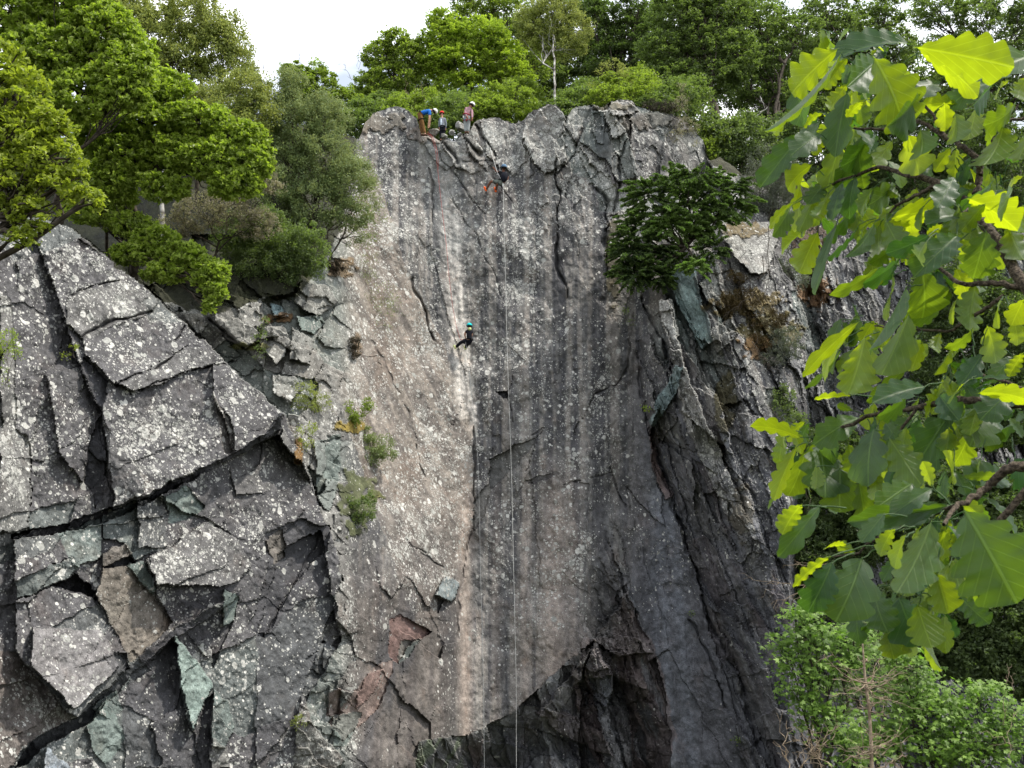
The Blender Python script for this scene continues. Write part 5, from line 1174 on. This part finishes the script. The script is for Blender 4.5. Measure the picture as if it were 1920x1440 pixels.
def oak_leaf(base, ax, nrm, L, wr, tone, seed):
    """lobed oak leaf: base point, axis, upper side normal, length, width ratio"""
    g = np.random.default_rng(seed)
    nt_, nw = 64, 5
    t = np.linspace(0, 1, nt_)
    lob = g.integers(3, 6); ph = g.uniform(0, .3)
    env = t ** .75 * (1 - t ** 2.2) ** .55; env = env / env.max()
    wav = np.abs(np.sin(np.pi * (t * lob + ph))) ** .7
    fine = 1 + .025 * np.sin(2 * np.pi * t * lob * 2.1 + g.uniform(0, 6))
    wav2 = np.abs(np.sin(np.pi * (t * lob + ph + g.uniform(.08, .25)))) ** .7
    hw = [env * (0.62 + .38 * wav) * fine, env * (0.62 + .38 * wav2) * fine]
    for h in hw: h[t > .9] = np.minimum(h[t > .9], env[t > .9] * .95); h[0] = .01; h[1:3] *= .6; h[-1] = .02
    sdv = np.cross(nrm, ax)
    cur = g.uniform(.08, .5) * min(1, wr / .5); fold = g.uniform(.10, .55); und = g.uniform(.006, .03); tw = g.uniform(-.5, .5)
    V_, A_, B_ = [], [], []
    s = np.linspace(-1, 1, 2 * nw + 1)
    a = t * 1.0
    # axis curves downward away from the upper side
    px_ = np.cumsum(np.concatenate([[0], np.cos(cur * a[1:] * 2) / (nt_ - 1)])); pz = -np.cumsum(np.concatenate([[0], np.sin(cur * a[1:] * 2) / (nt_ - 1)]))
    for i in range(nt_):
        for q in s:
            w_ = (hw[0][i] if q < 0 else hw[1][i]) * wr * .5
            x = q * w_; z = abs(q) * w_ * fold + und * math.sin(t[i] * lob * 2 * math.pi + ph * 6 + (2 if q < 0 else 0)) * abs(q) * .5 - .35 * (x ** 2)
            fwd = abs(q) * .05 * (1 - t[i]) 
            ct, st = math.cos(tw * t[i]), math.sin(tw * t[i])
            V_.append(base + L * ((px_[i] + fwd) * ax + (pz[i]) * nrm + (x * ct - z * st) * sdv + (x * st + z * ct) * nrm))
            A_.append(q * w_ * 2 / max(wr, .1)); B_.append(t[i])
    m = 2 * nw + 1; k = np.arange(nt_ - 1)[:, None] * m + np.arange(m - 1)[None, :]
    F_ = np.stack([k, k + 1, k + 1 + m, k + m], -1).reshape(-1, 4)
    return np.array(V_), F_, np.array(A_), np.array(B_), np.full(len(V_), tone)
TOCAM = np.array([0, -cp, -sp_])
# (cluster, base u, v, tip u, v, width ratio, facing) y: lit from behind, d: shaded upper side, s: sheen, m: olive
LV = [
 ('a', 1712, 84, 1576, 58, .60, 's'), ('a', 1574, 89, 1474, 167, .62, 'y'), ('a', 1581, 94, 1477, 258, .30, 'm'), ('a', 1592, 104, 1545, 165, .42, 'y'), ('a', 1636, 104, 1719, 237, .78, 'm'),
 ('a', 1712, 88, 1890, 115, .50, 'y'), ('a', 1720, 96, 1850, 150, .45, 'y'), ('a', 1935, 105, 1850, 128, .6, 's'), ('a', 1862, 155, 1785, 168, .5, 's'), ('a', 1797, 195, 1728, 186, .5, 'y'),
 ('a', 1590, 155, 1550, 208, .55, 'y'), ('a', 1590, 170, 1560, 278, .42, 'd'), ('a', 1620, 190, 1588, 215, .6, 'y'), ('a', 1650, 110, 1600, 150, .5, 's'), ('a', 1500, 150, 1490, 215, .5, 'd'),
 ('b', 1515, 243, 1437, 320, .38, 's'), ('b', 1478, 218, 1447, 252, .5, 'y'), ('b', 1545, 212, 1500, 228, .5, 'y'), ('b', 1585, 240, 1645, 242, .5, 's'), ('b', 1555, 245, 1520, 288, .5, 'y'), ('b', 1580, 260, 1545, 348, .5, 'm'),
 ('b', 1615, 255, 1600, 312, .6, 'd'), ('b', 1645, 250, 1610, 322, .55, 'd'), ('b', 1675, 262, 1638, 312, .55, 'y'), ('b', 1540, 250, 1500, 268, .5, 's'), ('b', 1570, 230, 1530, 250, .5, 'd'),
 ('c', 1700, 250, 1730, 322, .8, 'y'), ('c', 1725, 240, 1742, 305, .8, 'd'), ('c', 1785, 275, 1752, 318, .5, 'y'), ('c', 1790, 210, 1800, 270, .7, 'm'), ('c', 1830, 200, 1820, 262, .7, 'm'), ('c', 1880, 235, 1868, 322, .85, 'm'),
 ('c', 1905, 190, 1880, 250, .8, 'd'), ('c', 1895, 150, 1850, 175, .5, 'y'), ('c', 1930, 140, 1895, 190, .6, 'y'), ('c', 1860, 150, 1840, 200, .6, 'd'), ('c', 1930, 240, 1915, 300, .8, 'm'), ('c', 1720, 180, 1690, 240, .7, 'd'), ('c', 1760, 150, 1725, 170, .6, 's'), ('c', 1770, 190, 1775, 240, .7, 'y'),
 ('d', 1525, 308, 1462, 345, .68, 'y'), ('d', 1600, 290, 1580, 335, .6, 's'), ('d', 1610, 305, 1622, 350, .6, 'd'), ('d', 1490, 378, 1430, 418, .28, 'y'), ('d', 1486, 383, 1458, 432, .42, 's'), ('d', 1530, 360, 1502, 434, .42, 'm'),
 ('d', 1553, 365, 1528, 424, .42, 'y'), ('d', 1550, 340, 1520, 372, .5, 's'), ('d', 1580, 340, 1555, 400, .5, 'd'), ('d', 1535, 432, 1497, 512, .62, 'y'), ('d', 1572, 412, 1517, 535, .32, 'd'), ('d', 1612, 370, 1560, 448, .5, 'd'), ('d', 1605, 330, 1580, 395, .5, 'd'),
 ('e', 1612, 418, 1575, 490, .45, 'd'), ('e', 1640, 415, 1602, 510, .46, 'm'), ('e', 1650, 418, 1638, 502, .5, 'd'), ('e', 1660, 412, 1690, 475, .7, 'm'), ('e', 1668, 410, 1748, 382, .75, 'y'), ('e', 1730, 422, 1662, 408, .4, 'y'), ('e', 1690, 370, 1650, 350, .6, 'm'),
 ('e', 1680, 345, 1640, 385, .6, 'd'), ('e', 1720, 350, 1700, 405, .6, 'y'), ('e', 1700, 380, 1660, 430, .6, 'd'), ('e', 1640, 350, 1600, 400, .55, 'd'), ('e', 1700, 400, 1720, 450, .6, 'y'),
 ('f', 1810, 405, 1755, 396, .5, 's'), ('f', 1812, 372, 1905, 405, .8, 'y'), ('f', 1745, 440, 1678, 478, .42, 'd'), ('f', 1740, 450, 1697, 502, .5, 'y'), ('f', 1797, 440, 1746, 482, .5, 's'), ('f', 1850, 430, 1830, 515, .8, 'd'), ('f', 1890, 420, 1910, 490, .8, 'm'),
 ('f', 1800, 405, 1760, 440, .6, 'y'), ('f', 1850, 380, 1800, 430, .6, 'y'), ('f', 1920, 330, 1870, 350, .6, 'y'), ('f', 1900, 350, 1880, 400, .6, 'd'), ('f', 1860, 340, 1835, 385, .6, 'd'), ('f', 1790, 330, 1765, 375, .5, 's'), ('f', 1770, 420, 1740, 440, .5, 'y'), ('f', 1925, 380, 1900, 440, .7, 'y'),
 ('g', 1720, 490, 1840, 545, .52, 's'), ('g', 1728, 505, 1748, 600, .9, 'd'), ('g', 1700, 535, 1645, 657, .60, 'd'), ('g', 1705, 585, 1662, 702, .55, 'm'), ('g', 1650, 500, 1582, 560, .25, 'm'), ('g', 1690, 480, 1640, 540, .55, 'd'), ('g', 1790, 500, 1820, 560, .7, 'y'), ('g', 1830, 530, 1810, 620, .7, 'd'), ('g', 1770, 560, 1735, 625, .6, 'd'),
 ('h', 1615, 600, 1494, 692, .24, 'y'), ('h', 1592, 628, 1507, 697, .5, 'y'), ('h', 1580, 650, 1535, 737, .36, 'd'), ('h', 1622, 628, 1600, 748, .68, 'y'), ('h', 1640, 600, 1615, 635, .6, 'y'), ('h', 1730, 640, 1708, 692, .6, 'y'), ('h', 1765, 622, 1743, 668, .6, 'y'), ('h', 1700, 688, 1635, 752, .35, 'm'), ('h', 1725, 625, 1700, 660, .6, 'm'),
 ('i', 1790, 638, 1760, 702, .6, 'm'), ('i', 1825, 612, 1795, 668, .75, 'm'), ('i', 1850, 608, 1874, 675, .7, 'y'), ('i', 1897, 588, 1916, 642, .6, 'y'), ('i', 1842, 662, 1815, 712, .5, 's'), ('i', 1815, 712, 1888, 700, .4, 's'), ('i', 1830, 738, 1922, 726, .5, 'y'), ('i', 1738, 725, 1656, 733, .42, 's'), ('i', 1810, 718, 1773, 748, .6, 'y'), ('i', 1600, 742, 1530, 745, .3, 'y'),
 ('i', 1880, 560, 1850, 610, .6, 'd'), ('i', 1920, 560, 1900, 600, .7, 'y'), ('i', 1920, 660, 1890, 700, .6, 'y'), ('i', 1900, 730, 1860, 760, .6, 's'), ('i', 1760, 740, 1790, 780, .6, 'd'), ('i', 1700, 740, 1680, 790, .6, 'd'),
 ('j', 1503, 823, 1424, 779, .52, 'y'), ('j', 1615, 782, 1540, 806, .45, 's'), ('j', 1495, 835, 1446, 932, .36, 'y'), ('j', 1510, 845, 1490, 940, .52, 'm'), ('j', 1548, 810, 1503, 880, .34, 'm'), ('j', 1535, 833, 1562, 908, .8, 's'), ('j', 1575, 875, 1574, 957, .95, 'm'), ('j', 1560, 800, 1545, 860, .6, 'd'), ('j', 1590, 830, 1610, 900, .7, 'm'), ('j', 1610, 900, 1625, 975, .65, 'd'), ('j', 1530, 870, 1535, 920, .6, 'y'), ('j', 1600, 770, 1570, 760, .5, 'd'),
 ('k', 1640, 802, 1610, 892, .85, 'd'), ('k', 1665, 818, 1727, 908, .62, 'm'), ('k', 1785, 768, 1725, 862, .5, 's'), ('k', 1830, 764, 1845, 818, 1.0, 's'), ('k', 1700, 800, 1690, 850, .6, 'y'), ('k', 1780, 800, 1775, 850, .8, 'y'), ('k', 1820, 800, 1800, 880, .7, 'm'), ('k', 1870, 790, 1860, 850, .7, 'm'), ('k', 1910, 770, 1900, 830, .8, 'd'), ('k', 1660, 790, 1680, 830, .6, 'd'), ('k', 1640, 880, 1650, 940, .6, 'y'), ('k', 1680, 860, 1660, 920, .6, 'd'),
 ('l', 1748, 915, 1734, 868, .6, 'y'), ('l', 1785, 915, 1792, 846, .72, 'y'), ('l', 1712, 905, 1662, 938, .5, 's'), ('l', 1750, 915, 1690, 948, .4, 's'), ('l', 1800, 895, 1866, 890, .3, 'm'), ('l', 1835, 928, 1925, 975, .5, 's'), ('l', 1787, 945, 1618, 988, .26, 'd'), ('l', 1890, 900, 1850, 880, .6, 's'), ('l', 1900, 860, 1935, 910, .8, 'd'), ('l', 1760, 940, 1700, 980, .4, 's'), ('l', 1840, 860, 1820, 910, .7, 'd'),
 ('m', 1806, 952, 1905, 1118, .86, 'd'), ('m', 1748, 972, 1700, 1127, .66, 'd'), ('m', 1590, 1025, 1542, 1010, .62, 'y'), ('m', 1560, 1042, 1480, 1086, .42, 'y'), ('m', 1562, 1050, 1528, 1142, .58, 's'), ('m', 1617, 1042, 1592, 1143, .78, 's'), ('m', 1605, 1035, 1570, 1020, .6, 'm'), ('m', 1755, 1072, 1778, 1147, .85, 'm'), ('m', 1680, 990, 1640, 1030, .6, 'y'), ('m', 1660, 960, 1620, 1010, .5, 's'), ('m', 1700, 1000, 1670, 1060, .6, 'y'), ('m', 1505, 945, 1464, 982, .6, 'y'), ('m', 1540, 945, 1475, 1032, .36, 's'),
 ('n', 1675, 1108, 1655, 1192, .72, 'd'), ('n', 1685, 1118, 1715, 1203, .9, 'd'), ('n', 1610, 1138, 1595, 1197, .65, 'd'), ('n', 1665, 1180, 1670, 1232, .8, 'm'), ('n', 1752, 1148, 1715, 1240, .72, 'd'), ('n', 1772, 1150, 1768, 1217, .6, 'm'), ('n', 1800, 1118, 1838, 1162, .6, 'd'), ('n', 1810, 1080, 1825, 1140, .5, 'd'), ('n', 1720, 1130, 1740, 1210, .8, 'm'), ('n', 1640, 1100, 1640, 1170, .7, 'd'), ('n', 1780, 1020, 1800, 1110, .7, 'd'), ('n', 1700, 1160, 1690, 1225, .7, 'm'),
]
g = np.random.default_rng(5)
CN = {}
for c in LV: CN.setdefault(c[0], []).append(c)
hubs = dict(a=(1600, 95, 2.05), b=(1600, 240, 2.15), c=(1810, 262, 1.95), d=(1560, 345, 2.2), e=(1665, 400, 2.1), f=(1800, 400, 1.8), g=(1735, 495, 1.9), h=(1640, 610, 2.0), i=(1830, 700, 1.75), j=(1535, 825, 2.1), k=(1700, 790, 1.9), l=(1780, 925, 1.7), m=(1770, 985, 1.55), n=(1740, 1080, 1.75))
ob = empty('oak_branch', W(2050, 700, 1.7)); tag(ob, 'leafy oak branch overhanging the whole right side close to the camera, many leaves glowing yellow-green', 'branch')
def lim(pts, r0, r1):
    p = np.array([W(*q) for q in pts]); n = 6; o = []
    for i in range(len(p) - 1):
        for k in range(n): o.append(p[i] + (p[i + 1] - p[i]) * k / n)
    o.append(p[-1]); o = np.array(o)
    for _ in range(3): o[1:-1] = (o[:-2] + o[1:-1] * 2 + o[2:]) / 4
    o += g.normal(0, .0012, o.shape)
    return (o, np.linspace(r0, r1, len(o)))
br = [lim([(2120, 720, 1.6), (2000, 640, 1.7), (1925, 540, 1.8), (1870, 450, 1.85), (1822, 390, 1.9), (1790, 355, 1.95), (1740, 335, 2.0), (1700, 328, 2.05), (1650, 312, 2.1), (1560, 345, 2.2)], .0135, .003),
      lim([(1825, 392, 1.9), (1838, 335, 1.92), (1836, 302, 1.93), (1800, 270, 1.95), (1770, 255, 2.0), (1725, 225, 2.05), (1650, 244, 2.12), (1600, 240, 2.15)], .0075, .0025),
      lim([(1838, 302, 1.93), (1862, 265, 1.95), (1882, 228, 1.95), (1910, 198, 1.95)], .005, .002), lim([(1775, 262, 2.0), (1757, 235, 2.0), (1748, 212, 2.0)], .005, .002), lim([(1748, 212, 2.0), (1680, 140, 2.03), (1636, 104, 2.05), (1600, 95, 2.05)], .003, .0018),
      lim([(1770, 340, 1.98), (1730, 362, 2.0), (1690, 380, 2.08), (1665, 400, 2.1)], .005, .002), lim([(1925, 540, 1.8), (1860, 530, 1.82), (1800, 535, 1.85), (1760, 500, 1.9), (1735, 495, 1.9)], .006, .002), lim([(1822, 390, 1.9), (1800, 400, 1.8)], .003, .002),
      lim([(1880, 555, 1.8), (1830, 590, 1.85), (1790, 620, 1.9), (1700, 620, 1.95), (1640, 610, 2.0)], .004, .0015), lim([(2120, 760, 1.65), (1960, 757, 1.7), (1860, 756, 1.75), (1790, 748, 1.8), (1720, 765, 1.9), (1640, 775, 2.0), (1560, 810, 2.08), (1535, 825, 2.1)], .009, .002),
      lim([(1960, 757, 1.7), (1900, 720, 1.72), (1830, 700, 1.75)], .004, .002), lim([(2120, 880, 1.5), (1960, 872, 1.6), (1890, 876, 1.62), (1860, 905, 1.65), (1830, 930, 1.65), (1790, 950, 1.62), (1770, 985, 1.55)], .010, .0025),
      lim([(1790, 950, 1.65), (1700, 985, 1.75), (1640, 1010, 1.85), (1606, 1040, 1.9), (1560, 1045, 1.95)], .003, .0015), lim([(1960, 872, 1.6), (1860, 1000, 1.65), (1790, 1040, 1.7), (1740, 1080, 1.75), (1690, 1105, 1.8)], .006, .002), lim([(1720, 765, 1.9), (1640, 870, 1.95), (1600, 880, 2.0)], .003, .0015),
      lim([(2120, 300, 1.9), (1990, 250, 1.92), (1930, 220, 1.94), (1880, 228, 1.95)], .006, .0025)]
STALK = colm('leaf_stalk', (0.13, 0.16, 0.05), .6)
NBARK = bark_material('branch_bark', (0.03, 0.022, 0.016), (0.11, 0.085, 0.06), 160)
allp = np.concatenate([b_[0] for b_ in br]); ALL = []
for ci, (ck, ls) in enumerate(CN.items()):
    hu, hv, hY = hubs[ck]
    extra = []
    for k in range(int(len(ls) * 1.9)):                              # leaves deeper inside the spray
        u0, v0 = hu + np.clip(g.normal(0, 48), -62, 75), hv + np.clip(g.normal(14, 42), -45, 90); an = g.uniform(.5, 2.7)
        extra.append((ck, u0, v0, u0 + math.cos(an) * 52, v0 + abs(math.sin(an)) * 52, g.uniform(.5, .7), 'x'))
    for i, (c, u0, v0, u1, v1, wr, fk) in enumerate(ls + extra):
        if fk == 'd' and g.random() < .3: fk = 'm'
        lp = math.hypot(u1 - u0, v1 - v0)
        Y0 = hY + g.normal(0, .05) + (.14 if fk == 'x' else 0)
        if lp > 110: Y0 = min(Y0, .135 * F / lp * 1.05) if lp > 150 else Y0
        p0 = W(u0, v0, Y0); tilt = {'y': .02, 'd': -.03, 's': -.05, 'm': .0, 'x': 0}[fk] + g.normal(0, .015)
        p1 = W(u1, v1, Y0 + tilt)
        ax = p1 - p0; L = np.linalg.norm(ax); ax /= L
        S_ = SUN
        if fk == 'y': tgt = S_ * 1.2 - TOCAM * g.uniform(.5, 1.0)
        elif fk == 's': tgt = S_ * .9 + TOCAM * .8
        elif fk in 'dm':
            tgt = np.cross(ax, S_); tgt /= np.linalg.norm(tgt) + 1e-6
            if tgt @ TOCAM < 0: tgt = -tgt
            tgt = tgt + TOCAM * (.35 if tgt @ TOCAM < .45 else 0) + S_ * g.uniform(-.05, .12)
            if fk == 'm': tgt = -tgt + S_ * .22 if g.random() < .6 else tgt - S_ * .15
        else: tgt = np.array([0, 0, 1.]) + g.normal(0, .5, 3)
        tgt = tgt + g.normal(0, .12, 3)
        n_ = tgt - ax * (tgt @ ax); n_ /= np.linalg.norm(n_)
        v, f, a, b, t = oak_leaf(p0, ax, n_, L * 1.06, wr * g.uniform(.95, 1.1), {'y': g.uniform(.7, 1), 'm': g.uniform(.25, .65), 'd': g.uniform(0, .25), 's': g.uniform(.05, .3), 'x': g.uniform(.05, .9) ** 1.3}[fk], ci * 100 + i)  # tone follows facing: backlight and shade put into the leaf colour
        # short stalk pointing at the nearest twig
        near_ = allp[np.argmin(np.linalg.norm(allp - p0, axis=1))]; dn = near_ - p0; ld = np.linalg.norm(dn)
        if ld > .004:
            sv, sf = tubes([(wob(p0 + dn / ld * min(ld, .035), p0 + ax * .006, 5, .12, (0, 0, .1)), np.linspace(.0013, .0008, 5))], 4)
            f = np.concatenate([f, sf + len(v)]); v = np.concatenate([v, sv]); z = np.zeros(len(sv)); a = np.concatenate([a, z]); b = np.concatenate([b, z]); t = np.concatenate([t, z])
        ALL.append((lp * lp * wr * (.2 if fk == 'x' else 1), v, f, a, b, t))
ALL.sort(key=lambda q: -q[0])
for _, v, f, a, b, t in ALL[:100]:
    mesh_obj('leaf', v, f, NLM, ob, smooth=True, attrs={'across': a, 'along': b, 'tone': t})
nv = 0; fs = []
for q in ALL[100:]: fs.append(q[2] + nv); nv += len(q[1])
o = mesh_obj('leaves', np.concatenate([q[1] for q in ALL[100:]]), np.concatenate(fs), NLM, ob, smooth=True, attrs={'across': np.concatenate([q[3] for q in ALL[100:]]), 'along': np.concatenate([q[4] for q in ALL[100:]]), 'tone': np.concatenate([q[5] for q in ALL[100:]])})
o['kind'] = 'stuff'
v, f = tubes(br, 10); mesh_obj('twigs', v, f, NBARK, ob, smooth=True)
